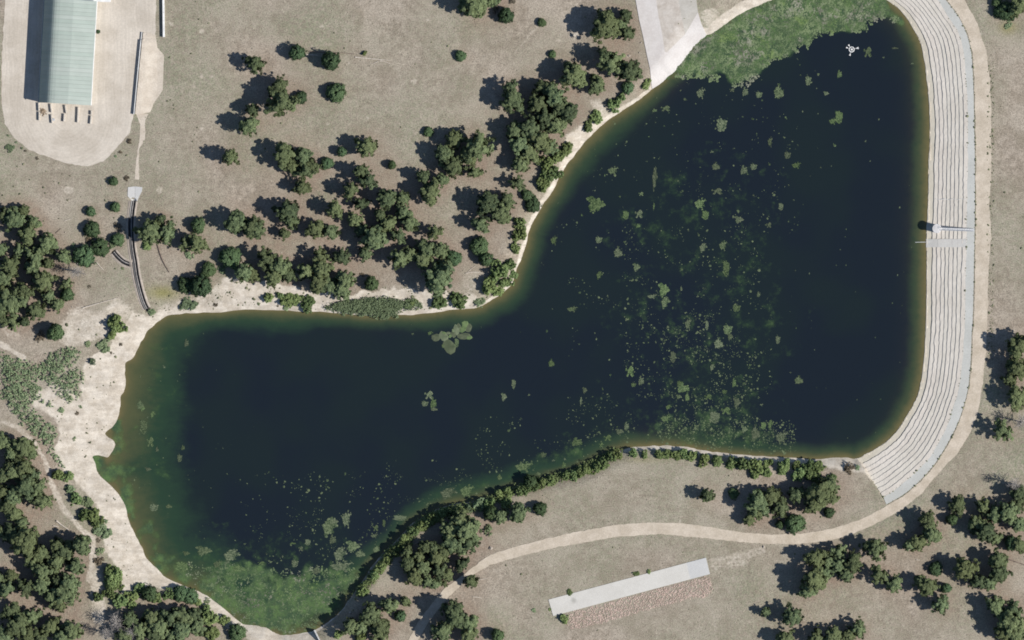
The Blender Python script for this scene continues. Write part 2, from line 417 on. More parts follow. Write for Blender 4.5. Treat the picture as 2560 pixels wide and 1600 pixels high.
# ---------------------------------------------------------------- vegetation table
# (place, tile column, tile row, "kind x y radius shadow; ...") in enlarged-tile units; kinds: P pine, J juniper,
# B leafy bush, W willow shrub, S dry shrub, D dead tree
PLANTS = [
('in the open meadow', 0, 0, "P 2375 1190 75 190;P 2400 1040 52 140;P 2200 1490 68 190"),
('in the open meadow', 1, 0, "P 20 605 78 170;J 395 500 68 95;J 715 580 80 110;B 1025 500 27 60;J 1940 530 46 40;J 765 880 82 70;P 275 985 125 150;P 235 845 82 130;J 430 925 50 45;P 1070 1390 85 115;J 815 1435 44 75;J 1635 1250 42 35"),
('near the yard edge', 0, 0, "S 1220 1340 28 20;S 75 1280 16 8;W 95 1400 45 10;S 200 1400 16 10;S 238 1425 14 10;S 150 1345 13 8;S 1135 1440 20 10;S 1098 1475 17 8;S 350 1500 18 8;J 930 300 17 12"),
('by the top edge of the meadow', 1, 0, "P 2120 30 115 130;P 2015 25 70 110;P 2260 0 70 90;J 2370 150 62 80;S 2270 95 40 20;P 2190 -40 90 120"),
('left of the concrete apron', 2, 0, "S 0 10 30 20;J 285 215 36 10;J 385 515 33 10;P 925 265 110 190;P 905 170 70 190;P 1095 150 55 70;P 1115 320 62 90;P 1050 240 50 110;P 980 600 105 190;P 900 530 60 200;P 1150 680 98 120;B 1265 790 55 30;J 1100 830 55 40;P 620 730 100 190;P 560 640 55 170;P 825 820 66 90;P 800 745 45 80"),
('in the grove near the shore bend', 2, 0, "P 40 950 95 130;P 10 830 65 180;P 430 910 95 150;P 560 1070 90 100;P 270 980 85 130;P 340 1110 90 110;P 190 1220 90 150;P 450 1190 85 110;P 300 1340 92 120;P 100 1370 92 150;P 190 1450 80 110;P 390 1400 62 80;P 330 830 70 150;P 480 1020 80 120;P 60 1240 75 170"),
('along the curved sandy shore', 2, 0, "B 1050 910 50 40;B 960 985 68 60;B 800 1110 80 50;B 715 1190 60 40;B 510 1400 75 50;B 430 1480 68 60"),
('along the curved sandy shore', 2, 1, "B 375 115 90 70;B 330 30 70 70;B 290 220 85 70;P 105 40 70 100;J 150 335 50 40;J 205 425 66 40;B 90 600 62 60;B 75 700 80 70;B 30 830 65 50;B 105 660 45 30;P 70 225 64 110;B 320 150 60 60;B 10 1100 55 20"),
('at the top of the pine wood', 1, 0, "P 1905 1325 75 140;P 2130 1400 125 100;P 1800 1465 78 170;P 2030 1470 80 120;P 300 1470 90 110;P 480 1480 80 110"),
('at the top of the pine wood', 1, 1, "P 365 70 62 130;P 485 115 82 140;P 545 60 62 100;J 680 35 50 40;P 1900 60 90 150;P 2085 120 62 100;P 1600 160 58 150;P 1780 190 55 60;P 1675 310 88 150;J 1290 50 36 70;P 460 265 66 110;P 1075 200 78 190;P 915 290 66 180;P 1010 110 60 170"),
('left side of the pine wood', 1, 1, "P 325 490 95 190;P 355 580 70 120;P 25 660 80 150;P 285 700 50 100;P 585 660 72 110;P 730 680 66 60;P 770 470 66 180;P 120 930 85 90;P 255 1010 85 90;P 190 1110 78 80;P 330 1090 62 60;P 500 1060 78 90;P 650 1030 82 120;P 620 1170 85 90;P 715 1190 75 70;P 870 1140 92 90;P 840 1230 80 70;P 630 910 72 130;P 835 920 66 130"),
('in the heart of the pine wood', 1, 1, "P 1260 370 78 90;P 1400 370 66 90;P 1010 420 58 110;P 950 565 62 100;P 1190 520 52 120;P 1415 500 60 90;P 1480 600 72 110;P 1270 605 66 110;P 1365 720 66 110;P 1020 665 55 100;P 1150 750 100 140;P 1050 890 55 110;P 1200 640 45 90"),
('right side of the pine wood', 1, 1, "P 2225 420 92 180;P 2340 510 90 110;P 2140 615 60 160;J 2120 820 86 40;J 2180 940 62 80;P 1710 690 62 140;P 1640 850 75 140;P 1760 860 72 150;J 1880 930 66 50;P 1390 940 80 140;P 1480 895 55 110;P 1600 945 72 110;P 1765 1125 118 180;P 1790 1010 60 90;J 1100 1170 62 70;S 1000 1085 24 10;P 2390 400 65 90"),
('on the sandy north beach', 1, 1, "B 110 1295 60 45;B 300 1320 72 40;B 385 1330 70 30;B 485 1345 82 40;B 1440 1360 62 20;B 1490 1340 42 30;B 1730 1335 86 50;B 1910 1320 88 60;W 2100 1340 62 25;B 2300 1050 95 90;B 2205 1180 95 90;B 2370 1150 70 60;B 2280 1250 70 40;B 2390 990 60 50;B 230 1290 40 30;S 30 1360 24 8;S 205 1380 14 6;W 280 1400 40 12"),
('on the sandy north beach', 0, 1, "W 1770 1360 82 30;W 1425 1430 48 20;S 2040 1370 24 10"),
('right of the black flume', 0, 1, "P 1440 680 92 120;P 1605 700 85 110;B 1390 790 66 30;P 1535 560 38 130;P 1500 600 40 100;J 1880 620 64 70;P 1890 790 76 90;P 1770 790 56 80;S 1785 900 46 20;J 2190 930 90 75;J 1980 1040 62 50;J 1905 1195 100 110;S 2100 1040 46 20;P 2260 590 85 170;P 2390 640 76 70;P 2330 1065 72 80;P 2405 1090 55 50;J 1760 1185 70 60"),
('left of the black flume', 0, 1, "J 1078 205 40 20;S 1190 175 30 12;J 1095 447 46 45;J 862 490 40 40;J 878 660 72 40;S 835 750 42 15;J 1122 755 56 35;W 1060 805 36 15;J 955 830 74 55;J 805 910 96 55;S 690 820 32 15;S 1110 630 44 15;S 1165 1025 20 8;S 840 1195 18 8;D 720 1060 85 40"),
('in the left edge forest', 0, 1, "P 160 560 100 120;P 285 700 85 150;P 485 790 92 120;P 620 920 62 90;P 350 920 92 130;P 120 1010 92 120;P 15 850 65 100;P 445 1150 96 130;P 645 1170 56 80;J 642 1275 54 60;P 560 1370 62 90;P 130 1350 120 110;P 370 1430 92 120;P 40 1240 60 90;P 60 520 80 110;P 330 1010 70 110;P 390 860 60 110;P 240 480 55 100"),
('in the left edge forest', 0, 1, "P 200 860 70 120;P 250 1250 80 110;P 60 1120 80 110;P 340 590 60 110;P 470 980 60 100;P 480 1290 60 90"),
('in the left edge forest', 0, 2, "P 140 20 80 90;P 40 -10 70 80;P 245 20 50 60"),
('on the sand above the left beach', 0, 2, "J 530 120 72 110;S 375 150 52 40;B 1120 65 78 90;B 1060 150 52 40;B 1080 10 70 90;W 975 240 76 15;S 858 392 46 45;W 830 220 36 10;S 760 820 20 8;S 1045 310 16 6;W 580 845 40 10;S 1135 230 20 8"),
('in the bottom left forest', 0, 3, "P 150 160 80 120;P 160 330 75 120;P 130 520 85 120;P 420 700 80 140;P 560 780 80 150;P 340 780 70 120;P 90 1030 70 110;P 420 1000 80 130;P 520 1110 75 130;P 330 1300 80 120;P 300 1480 80 110;P 620 1490 85 120;P 130 1250 80 110;P 560 620 75 170"),
('in the bottom left forest', 0, 2, "P 150 1440 80 110;P 330 1470 70 110;P 45 1150 82 110;P 250 1200 98 140;P 140 1270 75 110;P 260 1400 100 130;P 50 1480 70 110;P 120 1400 70 120;P 320 1270 50 60"),
('in the bottom left forest', 0, 3, "P 50 120 72 120;P 270 80 105 130;P 380 60 90 120;P 425 200 80 130;P 90 260 75 110;P 225 420 66 150;P 30 500 72 90;P 280 590 130 130;P 800 620 92 250;P 640 680 90 160;P 740 820 85 170;P 430 870 88 180;P 260 1020 86 150;P 640 1080 100 150;P 690 980 92 170;P 590 1180 66 110;P 10 930 62 90;P 125 910 60 100;J 30 1060 52 50;P 200 1390 112 150;P 710 1430 100 170;P 510 1390 80 150;P 400 1490 80 120;P 60 1480 90 120;P 560 960 60 140"),
('in the scrub behind the beach', 0, 3, "W 660 90 60 40;B 720 180 75 60;W 830 200 78 30;B 870 330 82 60;B 795 330 62 60;W 960 470 92 40;B 905 390 70 60;S 930 575 26 10;S 945 670 45 30;S 935 760 48 30;B 1060 930 108 90;B 1020 850 70 80;B 1100 990 66 50"),
('in the scrub behind the beach', 0, 2, "B 545 1460 65 70;B 640 1490 60 40;S 730 880 22 8;S 700 1120 24 8"),
('below the sandy point', 0, 3, "B 930 1125 62 80;B 1035 1060 66 60;B 1130 1150 82 60;B 1240 1100 76 60;B 1320 1030 62 40;J 1420 1080 66 80;B 1500 1110 62 40;B 1600 1085 62 50;J 1720 1080 72 60;J 1805 1105 72 50;B 1860 1160 48 30;S 1950 1155 38 10;B 1230 1180 50 30"),
('at the bottom by the point', 0, 3, "P 1250 1330 75 120;P 1440 1400 75 110;P 1200 1470 70 110;P 1850 1290 75 100;P 1560 1300 70 110"),
('at the bottom by the point', 0, 3, "P 1460 1310 82 130;P 1540 1400 90 140;P 1655 1300 92 120;P 1760 1300 80 110;B 1980 1300 92 70;B 1945 1235 60 50;B 2100 1320 62 40;P 1745 1430 92 130;B 2005 1450 92 60;P 1500 1470 82 120;P 1890 1390 80 110;J 2250 1450 78 60;D 1100 1350 95 130;D 1010 1450 85 120;D 1240 1430 90 130;P 1340 1430 80 120;P 1640 1480 80 110"),
('on the bank west of the track', 1, 3, "P 1110 1280 92 160;P 1200 1390 82 160;P 1280 1190 72 190;P 1430 1150 46 120;J 1370 1290 50 50;P 1200 1470 72 140;B 985 1480 62 60;B 760 1460 52 50;P 920 1390 70 130;P 1020 1400 70 120"),
('on the bank west of the track', 1, 3, "P 1890 1235 82 240;P 1930 1310 100 230;P 2030 1360 82 200;P 2040 1470 80 160;P 1790 1440 90 160;J 2290 1470 56 80"),
('in the grove above the track', 1, 3, "P 1950 480 75 130;P 1700 650 60 130;P 1800 680 60 140;P 1560 730 60 130;P 1820 900 55 120;P 1640 960 50 90;P 1960 650 60 120"),
('in the grove above the track', 1, 3, "P 2040 480 112 170;P 1960 380 80 130;P 2050 590 85 130;P 1875 600 80 160;P 1620 640 62 120;P 1740 740 72 150;P 1750 860 70 150;P 1455 800 60 140;P 1520 920 76 140;P 1965 800 56 130;P 2050 960 62 170;P 1710 985 46 60;P 1785 980 36 60;S 2195 470 52 40;P 1600 830 60 140;P 1860 470 80 150;P 1450 690 55 120;P 2330 345 62 120"),
('between hedge and dirt track', 2, 3, "P 90 310 80 150;J 275 275 56 70;P 1870 150 66 150;P 2360 225 100 190;J 2100 130 45 40;P 2260 375 50 110;P 2340 310 60 110"),
('between hedge and dirt track', 3, 3, "P 45 160 82 130;P 150 270 82 120;J 115 425 36 50;J 265 415 80 90;P 545 130 108 150;P 610 60 78 130;P 470 235 80 130;J 585 310 46 40;P 290 140 70 90"),
('beside the concrete slab', 2, 3, "B 490 1310 55 40;B 1175 888 32 15;B 1290 866 26 12;B 545 1060 30 12;W 205 1230 25 8;B 357 1222 16 6;P 2410 1250 45 60"),
('in the upper bottom right wood', 3, 3, "P 475 740 80 170;P 690 680 62 130;P 830 790 76 110;P 680 810 60 110;P 765 890 62 90;P 1050 650 92 190;P 1530 380 64 170;P 1575 520 74 160;P 1430 600 70 160;P 1350 620 50 150;P 1815 240 66 150;J 1745 375 48 80;P 2160 330 60 160;P 2300 310 82 130;P 2080 490 85 150;P 2170 560 52 90;J 2310 600 62 80;P 2200 760 72 190;P 1550 450 50 150"),
('in the lower bottom right wood', 3, 3, "P 480 950 105 200;P 395 1050 62 170;P 1080 900 74 120;P 1215 990 66 90;P 1530 1010 72 170;J 1690 1025 43 65;P 1665 1185 75 170;P 1890 840 86 190;P 2215 880 76 190;P 2110 980 60 110;J 1595 840 60 40;P 2180 1200 74 150;P 2350 1235 76 120;P 2330 1360 102 120;P 2370 1460 80 120;P 255 1290 80 160;P 880 1420 70 170;P 640 1475 72 160;P 190 1510 70 110"),
('right of the dam road', 3, 2, "P 2400 250 95 110;P 2390 470 82 130;P 2385 740 82 170;P 2250 1050 80 160;D 2390 960 90 120;P 2320 420 50 110;P 2300 560 50 90"),
('in the upper bottom right wood', 3, 3, "P 2050 260 62 150;P 2390 420 62 120;P 2390 620 60 120;P 1990 410 62 140;P 590 780 55 120;P 560 880 50 100;P 2390 230 60 110"),
('in the lower bottom right wood', 3, 3, "P 2000 960 60 150;P 2260 1290 70 110;P 2260 1440 75 110;P 480 1500 70 150;P 780 1470 60 130;P 1450 960 50 130"),
('right of the dam road', 3, 3, "D 2330 40 90 110;P 2390 130 70 120"),
('in the top right corner', 3, 0, "J 2265 110 85 40;J 2200 110 55 30;P 2395 60 72 90;J 2170 30 45 40;S 2270 240 45 8"),
('in the west part of the south hedge', 1, 3, "B 1010 1060 58 90;B 1010 1000 45 60;B 1130 900 58 90;B 1180 830 56 90;B 1240 740 58 90;B 1310 670 60 90;B 1370 620 60 90;B 1430 560 62 90;B 1490 500 62 90;B 1560 440 60 90;B 1620 400 62 90;B 1690 360 62 90;B 1760 320 60 90;B 1840 290 62 90;B 1920 290 60 80"),
('in the middle of the south hedge', 1, 3, "W 2010 280 62 80;W 2110 240 72 80;B 2200 230 60 80;J 2230 320 62 90;B 2310 150 62 90;B 2390 110 62 90;B 2370 220 60 90"),
('in the middle of the south hedge', 2, 3, "B 60 110 58 90;B 140 90 56 90;B 220 70 58 90;B 290 40 56 90;J 180 20 60 90;B 370 10 55 80"),
('in the middle of the south hedge', 2, 2, "B 500 1485 55 90;B 580 1470 58 90;B 650 1440 58 90;B 730 1420 58 90;B 800 1390 58 90;B 870 1355 58 90;B 940 1315 58 90;B 1000 1280 55 90"),
('in the east part of the south hedge', 2, 2, "B 1150 1260 52 50;B 1250 1270 46 35;B 1380 1275 56 40;B 1460 1270 52 35;B 1540 1260 60 45;B 1620 1265 60 45;B 1700 1290 60 45;B 1820 1330 70 60;B 1950 1330 66 50;B 2080 1355 66 50;B 2200 1385 76 70;B 2330 1395 78 70;B 2400 1440 62 60;B 2280 1450 60 50"),
('in the east part of the south hedge', 3, 2, "B 20 1350 42 40;B 140 1400 72 60;B 190 1340 50 40;B 375 1400 76 60;B 480 1385 70 50;B 440 1475 80 60;B 300 1470 80 60;B 600 1500 52 40;S 760 1405 60 40;S 850 1400 35 15;B 270 1370 55 50"),
]
plants = []
for place, tc, tr, txt in PLANTS:
    for item in txt.split(';'):
        k, *v = item.split()
        v = [float(q) for q in v]
        x, y = T(tc, tr, v[0], v[1])
        plants.append(dict(place=place, k=k, x=x, y=y, r=v[2] / 3.78, s=v[3] / 3.78))

# ---------------------------------------------------------------- ground attributes
sand = np.zeros(PX.shape)
def add_sand(poly, feather=10, amt=1.0, wobble=8):
    global sand
    sand = np.maximum(sand, amt * box_field(poly, feather, wobble))
BEACH = [(330,785),(399,801),(384,813),(365,834),(347,866),(331,895),(315,906),(311,927),(315,959),(310,980),(302,990),(300,1022),(290,1051),(280,1067),(265,1080),(265,1090),(287,1115),(278,1133),(246,1139),(230,1141),(243,1181),(275,1213),(312,1266),(336,1332),(370,1401),(423,1449),(471,1470),(518,1491),(587,1547),(661,1570),(706,1589),(790,1580),(800,1640),(640,1610),(560,1560),(505,1512),(450,1476),(380,1466),(310,1482),(296,1440),(285,1400),(262,1380),(258,1340),(268,1330),(236,1258),(182,1200),(160,1180),(134,1120),(146,1095),(142,1050),(112,1030),(76,1012),(82,985),(140,950),(205,1000),(205,950),(212,900),(265,870),(300,830)]
add_sand(BEACH, 10)
add_sand([(150,868),(140,820),(170,775),(235,775),(300,748),(330,780),(320,800),(300,850),(240,865)], 18, .62, 18)
add_sand([(0,800),(30,812),(60,845),(0,850)], 10, .45, 10)
add_sand([(555,700),(640,700),(700,712),(760,722),(880,732),(1030,724),(1090,730),(1180,735),(1215,757),(1143,780),(905,795),(635,780),(418,795),(400,782),(480,760),(550,745)], 9, .92, 16)
add_sand([(395,770),(480,740),(560,700),(560,760),(420,795)], 12, .6, 10)
add_sand([(1410,335),(1440,320),(1490,305),(1490,330),(1450,372),(1405,430),(1395,400),(1415,370)], 9, .9, 6)
add_sand([(1470,250),(1500,245),(1525,285),(1505,315),(1490,290)], 8, .55, 5)
add_sand([(1160,680),(1230,672),(1230,700),(1180,735),(1150,720)], 10, .4, 10)
add_sand([(1764,88),(1778,56),(1850,4),(1925,-30),(1960,-40),(1960,-14),(1888,18),(1809,66),(1770,92)], 5, 1, 2)
add_sand([(1761,85),(1752,30),(1790,20),(1800,40),(1780,60)], 8, .55, 8)
add_sand([(225,1420),(255,1410),(268,1520),(262,1570),(235,1560),(225,1480)], 12, .6, 10)
add_sand([(2170,1150),(2142,1147),(2080,1150),(2020,1152),(2040,1165),(2090,1172),(2160,1182),(2178,1200)], 8, .9, 6)
add_sand([(1775,1400),(1860,1370),(1925,1358),(1920,1375),(1850,1420),(1780,1435)], 10, .45, 12)
add_sand([(1285,1545),(1375,1512),(1380,1542),(1290,1560)], 10, .3, 12)
# thin pale strand along the soft shores
strand = idw([(600,780,16.),(900,788,12.),(1290,690,8.),(1350,530,12.),(1480,340,14.),(1640,215,8.),(1860,40,24.),(300,1000,40.),(600,1560,20.),(1600,1118,9.),(1800,1135,9.),(2050,1150,14.),(1350,1205,.6),(1000,1340,.6),(1150,1262,.6),(900,1470,.8)], PX, PY)
sand = np.maximum(sand, smooth(1.35 - np.abs(SD) / strand + NOISE * .25) * (SD > -8))
TRAILS = [([(0,858),(30,876),(58,895)], 6, .9), ([(8,1055),(45,1070),(85,1105),(112,1150),(128,1200)], 7, .55), ([(125,1205),(160,1275),(200,1320),(230,1345),(233,1395),(222,1450)], 9, .6), ([(600,305),(600,305)], 1, 0),
          ([(60,455),(110,500),(155,550),(190,570)], 4, .22), ([(1310,330),(1290,380),(1330,60)], 1, 0), ([(1285,135),(1325,85),(1350,60)], 4, .4), ([(1694,1205),(1700,1250),(1705,1305)], 5, .3), ([(1776,1500),(1785,1550),(1795,1610)], 5, .35), ([(1374,1375),(1378,1430),(1392,1490)], 7, .3), ([(395,0),(425,110),(440,250),(470,420)], 9, .18), ([(1020,420),(1150,330),(1290,380)], 5, .15), ([(2500,470),(2510,700),(2490,900)], 7, .22), ([(1000,90),(1130,210),(1250,300)], 5, .16), ([(1950,1560),(2060,1535),(2180,1540),(2300,1580)], 8, .3)]
for pts, w, a in TRAILS:
    sand = np.maximum(sand, a * smooth(1.5 - line_dist(pts, PX, PY) / w + NOISE * .5))
for x, y, r in [(805,66,5),(875,158,6),(1072,50,5),(1070,123,4),(1035,204,8),(918,295,5),(815,290,4),(820,310,7),(1183,72,3),(941,350,4),(503,78,9),(505,190,14),(530,192,12),(505,320,9),(399,474,10),(173,476,10),(2440,1575,7),(2163,1213,7),(1570,140,4),(1700,1300,8),(2490,460,9),(2478,710,10),(683,175,4),(663,112,4),(1160,160,3),(1140,290,3),(480,118,7),(430,60,7),(1395,100,6),(1440,90,9)]:
    sand = np.maximum(sand, .50 * smooth(1.45 - np.hypot(PX - x, (PY - y) * 1.25) / r + NOISE * 1.1))
roadedge = np.maximum(box_field(ROAD, 16), box_field(YARD, 22))
sand = np.maximum(sand, .55 * np.clip(roadedge + NOISE * .35 * (roadedge > .02), 0, 1))

duff = np.zeros(PX.shape)
for p in plants:
    if p['k'] in 'PJ':
        r = p['r'] * 1.9 + 6
        i0, i1 = np.searchsorted(gx, (p['x'] - r * 2, p['x'] + r * 2)); j0, j1 = np.searchsorted(gy, (p['y'] - r * 2, p['y'] + r * 2))
        dd = np.hypot(PX[j0:j1, i0:i1] - p['x'], PY[j0:j1, i0:i1] - p['y']) / r
        duff[j0:j1, i0:i1] += (.7 if p['k'] == 'P' else .35) * np.exp(-dd * dd * 1.4)
for poly in ([(620,400),(1260,380),(1250,700),(640,720)], [(0,490),(180,600),(190,760),(0,800)], [(0,1180),(220,1300),(230,1600),(0,1600)], [(1150,1300),(1300,1310),(1230,1400),(1120,1480)]):
    duff += .14 * box_field(poly, 60, 30)
duff = np.clip(duff + NOISE * .25 * (duff > .03), 0, 1)
green = np.clip(.35 + NOISE_BIG * .8, 0, 1)
for (x, y, rx, ry, a) in [(440,190,60,120,.8),(400,40,40,60,.6),(420,300,70,90,.4),(300,700,70,60,.7),(1500,1480,180,70,.5),(1700,1350,120,40,.4),(1370,1480,90,60,.5),(1820,1500,90,80,.4),(960,110,160,60,.3),(2000,1540,200,50,.3)]:
    green = np.maximum(green, a * np.exp(-((PX - x) / rx) ** 2 - ((PY - y) / ry) ** 2))
olive = np.zeros(PX.shape)
for (x, y, rx, ry, a) in [(408,732,40,17,1),(2520,70,22,16,.8),(250,75,6,120,.55),(245,200,6,90,.5),(233,250,6,40,.5),(20,700,60,20,.2),(2230,1195,10,30,.0),(560,730,40,14,.5),(1600,1150,60,8,.4)]:
    olive = np.maximum(olive, a * np.exp(-((PX - x) / rx) ** 2 - ((PY - y) / ry) ** 2))

# ---------------------------------------------------------------- ground
k = NT('dry_meadow_ground', 0.95, 0.1)
zn = k.attr('zone'); sep = k.n('ShaderNodeSeparateColor'); k.l(zn.outputs['Color'], sep.inputs[0])
zsand, zgreen, zduff = sep.outputs[0], sep.outputs[1], sep.outputs[2]
zolive = zn.outputs['Alpha']
big = k.noise(0.06, 4, 0.6); mid = k.noise(0.45, 4, 0.62); fine = k.noise(2.6, 3, 0.7); vfine = k.noise(6.0, 2, 0.6)
c = k.mix(k.ramp(mid, .30, .70), (.226, .191, .150), (.332, .287, .232))
c = k.gain(c, k.ramp(k.noise(1.1, 3, .65), .28, .72, .86, 1.13))
c = k.mix(k.ramp(big, .42, .62, 0, .8), c, (.330, .290, .235))
c = k.mix(k.ramp(k.noise(.11, 4, .65, dist=.4), .48, .66, 0, .7), c, (.222, .188, .145))
c = k.mix(k.math('MULTIPLY', zgreen, k.ramp(k.noise(0.9, 4, .65), .34, .62, 0.15, .9)), c, (.188, .200, .130))
c = k.mix(k.math('MULTIPLY', zduff, k.ramp(k.noise(0.5, 3, .6), .25, .65, .45, 1)), c, (.232, .182, .140))
c = k.mix(zolive, c, (.205, .190, .085))
fac = k.math('ADD', k.ramp(fine, .22, .78, -.36, .36), k.ramp(vfine, .25, .75, -.18, .18))
c = k.gain(c, k.math('ADD', fac, 1.0))
dk = k.ramp(k.noise(1.1, 3, .7, stretch=(1, 1.3, 1)), .62, .82, 0, .25)
c = k.mix(k.math('MULTIPLY', dk, k.math('SUBTRACT', 1.0, zsand)), c, (.105, .100, .070))
sc_ = k.mix(k.ramp(k.noise(0.35, 4, .65), .35, .65), (.425, .375, .305), (.545, .495, .420))
sc_ = k.gain(sc_, k.ramp(k.noise(2.2, 3, .7), .25, .75, .86, 1.12))
sf = k.ramp(k.math('ADD', zsand, k.math('MULTIPLY', k.math('SUBTRACT', k.noise(1.1, 4, .7), .5), .9)), .25, .75)
sc_ = k.gain(sc_, k.ramp(k.noise(.5, 4, .7, stretch=(.3, 1.5, 1, math.radians(-48))), .32, .66, .84, 1.06))
sc_ = k.mix(k.ramp(k.noise(.55, 5, .75), .58, .72, 0, .6), sc_, (.300, .265, .205))
c = k.mix(k.math('MULTIPLY', sf, k.ramp(zsand, 0, .15)), c, sc_)
k.bump(k.noise(2.0, 3, .65), 0.5, 0.12)
M['ground'] = k.out(c)

ny_, nx_ = PX.shape
V = np.stack([(PX - 1280) * S, (800 - PY) * S, Z], -1).reshape(-1, 3)
idx = np.arange(nx_ * ny_).reshape(ny_, nx_)
F = np.stack([idx[1:, :-1], idx[1:, 1:], idx[:-1, 1:], idx[:-1, :-1]], -1).reshape(-1, 4)
ring = np.concatenate([idx[0, :], idx[1:, -1], idx[-1, -2::-1], idx[-2:0:-1, 0]])
far = V[ring].copy(); far[:, :2] *= 30; far[:, 2] = np.minimum(0, far[:, 2] * 0)
n0 = len(V); m = len(ring); a = np.arange(m); b = (a + 1) % m
RF = np.stack([ring[a], ring[b], n0 + b, n0 + a], -1)
zone = np.stack([sand, green, duff, olive], -1).reshape(-1, 4)
zone = np.concatenate([zone, np.tile([0, .4, .15, 0], (m, 1))])
me = np_mesh('ground', np.concatenate([V, far]), np.concatenate([F, RF]), M['ground'], color={'zone': zone}, smooth_shade=True)
tag(link('ground', me), kind='structure')

# ---------------------------------------------------------------- sheets draped over the ground
def sheet(name, poly, mat, dz, step=16, jitter=1.2, seed=0.0, hfun=None, parent=None, drop=0.25):
    p = np.asarray(poly, float); q = []
    for i in range(len(p)):
        a_, b_ = p[i], p[(i + 1) % len(p)]
        n = max(1, int(np.hypot(*(b_ - a_)) / max(4, step * .4)))
        for t in range(n):
            pt = a_ + (b_ - a_) * t / n
            if jitter:
                v = mnoise.noise_vector(Vector((pt[0] * .09, pt[1] * .09, seed))) + mnoise.noise_vector(Vector((pt[0] * .3, pt[1] * .3, seed))) * .5
                pt = pt + np.array((v[0], v[1])) * jitter
            q.append(pt)
    q = np.array(q); n = len(q)
    xs = np.arange(q[:, 0].min() + step / 2, q[:, 0].max(), step); ys = np.arange(q[:, 1].min() + step / 2, q[:, 1].max(), step)
    gxx, gyy = np.meshgrid(xs, ys); d = sdf(q, gxx, gyy); sel = d > step * .45
    pts = np.concatenate([q, np.stack([gxx[sel], gyy[sel]], -1)])
    vv, _, ff, _, _, _ = delaunay_2d_cdt([Vector(t) for t in pts], [(i, (i + 1) % n) for i in range(n)], [], 1, 1e-4)
    px = np.array([t.x for t in vv]); py = np.array([t.y for t in vv])
    h = (hfun(px, py) if hfun else height(px, py)) + dz
    V = np.stack([(px - 1280) * S, (800 - py) * S, h], -1)
    F = np.array([tuple(f) for f in ff])
    area = (V[F[:, 1], 0] - V[F[:, 0], 0]) * (V[F[:, 2], 1] - V[F[:, 0], 1]) - (V[F[:, 1], 1] - V[F[:, 0], 1]) * (V[F[:, 2], 0] - V[F[:, 0], 0])
    F[area < 0] = F[area < 0][:, ::-1]
    me = np_mesh(name, V, F, mat)
    if drop:                     # a skirt down into the ground
        nb = n; V2 = V[:nb].copy(); V2[:, 2] -= drop + dz
    return link(name, me, parent)

# water: colour follows depth below the surface
WQ = idw([(2300,500,46.),(2290,900,46.),(2250,60,38.),(2000,1140,38.),(1660,1110,34.),(1800,1120,44.),(1500,1150,55.),(1250,1210,60.),(1000,1330,45.),(1330,560,52.),(1500,320,62.),(1640,200,36.),(900,790,34.),(550,785,46.),(420,800,110.),(330,1000,210.),(300,1150,215.),(330,1300,200.),(450,1440,160.),(650,1500,120.)], PX, PY)
depth_t = np.clip(-SD / WQ, 0, 3)
alg = np.zeros(PX.shape)
SWALG = [(292,1050),(312,1060),(318,1100),(305,1112),(320,1130),(318,1190),(335,1240),(350,1290),(385,1330),(420,1380),(440,1410),(500,1440),(560,1418),(640,1420),(700,1428),(760,1432),(800,1428),(850,1420),(900,1440),(895,1475),(870,1495),(840,1540),(788,1580),(700,1595),(600,1570),(500,1495),(400,1440),(330,1330),(300,1260),(230,1190),(226,1135),(270,1140),(290,1110)]
NEALG = [(1660,200),(1690,186),(1720,190),(1750,187),(1790,200),(1800,178),(1830,212),(1870,205),(1890,190),(1936,151),(1973,138),(1999,120),(2026,105),(2039,92),(2084,78),(2126,76),(2169,78),(2171,56),(2198,48),(2237,52),(2262,60),(2215,-10),(2120,-50),(1950,-25),(1846,30),(1754,88),(1703,148)]
alg = np.maximum(alg, .80 * box_field(SWALG, 48, 55)); alg = np.maximum(alg, .30 * box_field([(1500,560),(1680,330),(1900,330),(2010,560),(1980,1000),(1980,1130),(1600,1110),(1450,1090),(1540,900)], 120, 90)); alg = np.maximum(alg, .30 * box_field([(300,880),(420,820),(480,900),(470,1100),(440,1300),(340,1250)], 90, 60)); alg = np.maximum(alg, .9 * box_field(NEALG, 16, 10))
alg = np.maximum(alg, .45 * box_field([(1640,1000),(1800,990),(1960,1060),(1960,1140),(1700,1116),(1560,1115)], 60, 30))
alg = np.maximum(alg, .35 * box_field([(440,1330),(700,1310),(900,1340),(900,1440),(440,1430)], 60, 40))
alg = np.maximum(alg, .35 * box_field([(1050,1230),(1250,1170),(1440,1090),(1480,1140),(1240,1240),(1060,1290)], 40, 30))
brown = np.exp(-np.clip(-SD, 0, None) / idw([(2310,500,17.),(2310,900,15.),(2000,1142,10.),(1640,1112,12.),(1330,560,12.),(1500,320,13.),(600,780,7.),(330,1000,12.),(280,1140,14.),(400,1420,7.),(420,810,8.),(1250,1210,6.),(1900,1130,6.)], PX, PY))
k = NT('reservoir_water', 0.12, 0.35)
at = k.attr('zone'); sep = k.n('ShaderNodeSeparateColor'); k.l(at.outputs['Color'], sep.inputs[0])
t0 = k.math('MULTIPLY', sep.outputs[0], 3.0)
t0 = k.math('ADD', t0, k.math('MULTIPLY', k.math('SUBTRACT', k.noise(0.12, 4, .6), .5), .55))
t0 = k.math('ADD', t0, k.math('MULTIPLY', k.math('SUBTRACT', k.noise(0.7, 3, .6, stretch=(.35, 1, 1)), .5), .25))
deep = k.mix(k.ramp(k.noise(0.03, 2), .4, .6), (.0098, .0160, .0175), (.0088, .0132, .0185))
c = k.mix(k.ramp(t0, .45, 1.15), (.020, .042, .024), deep)
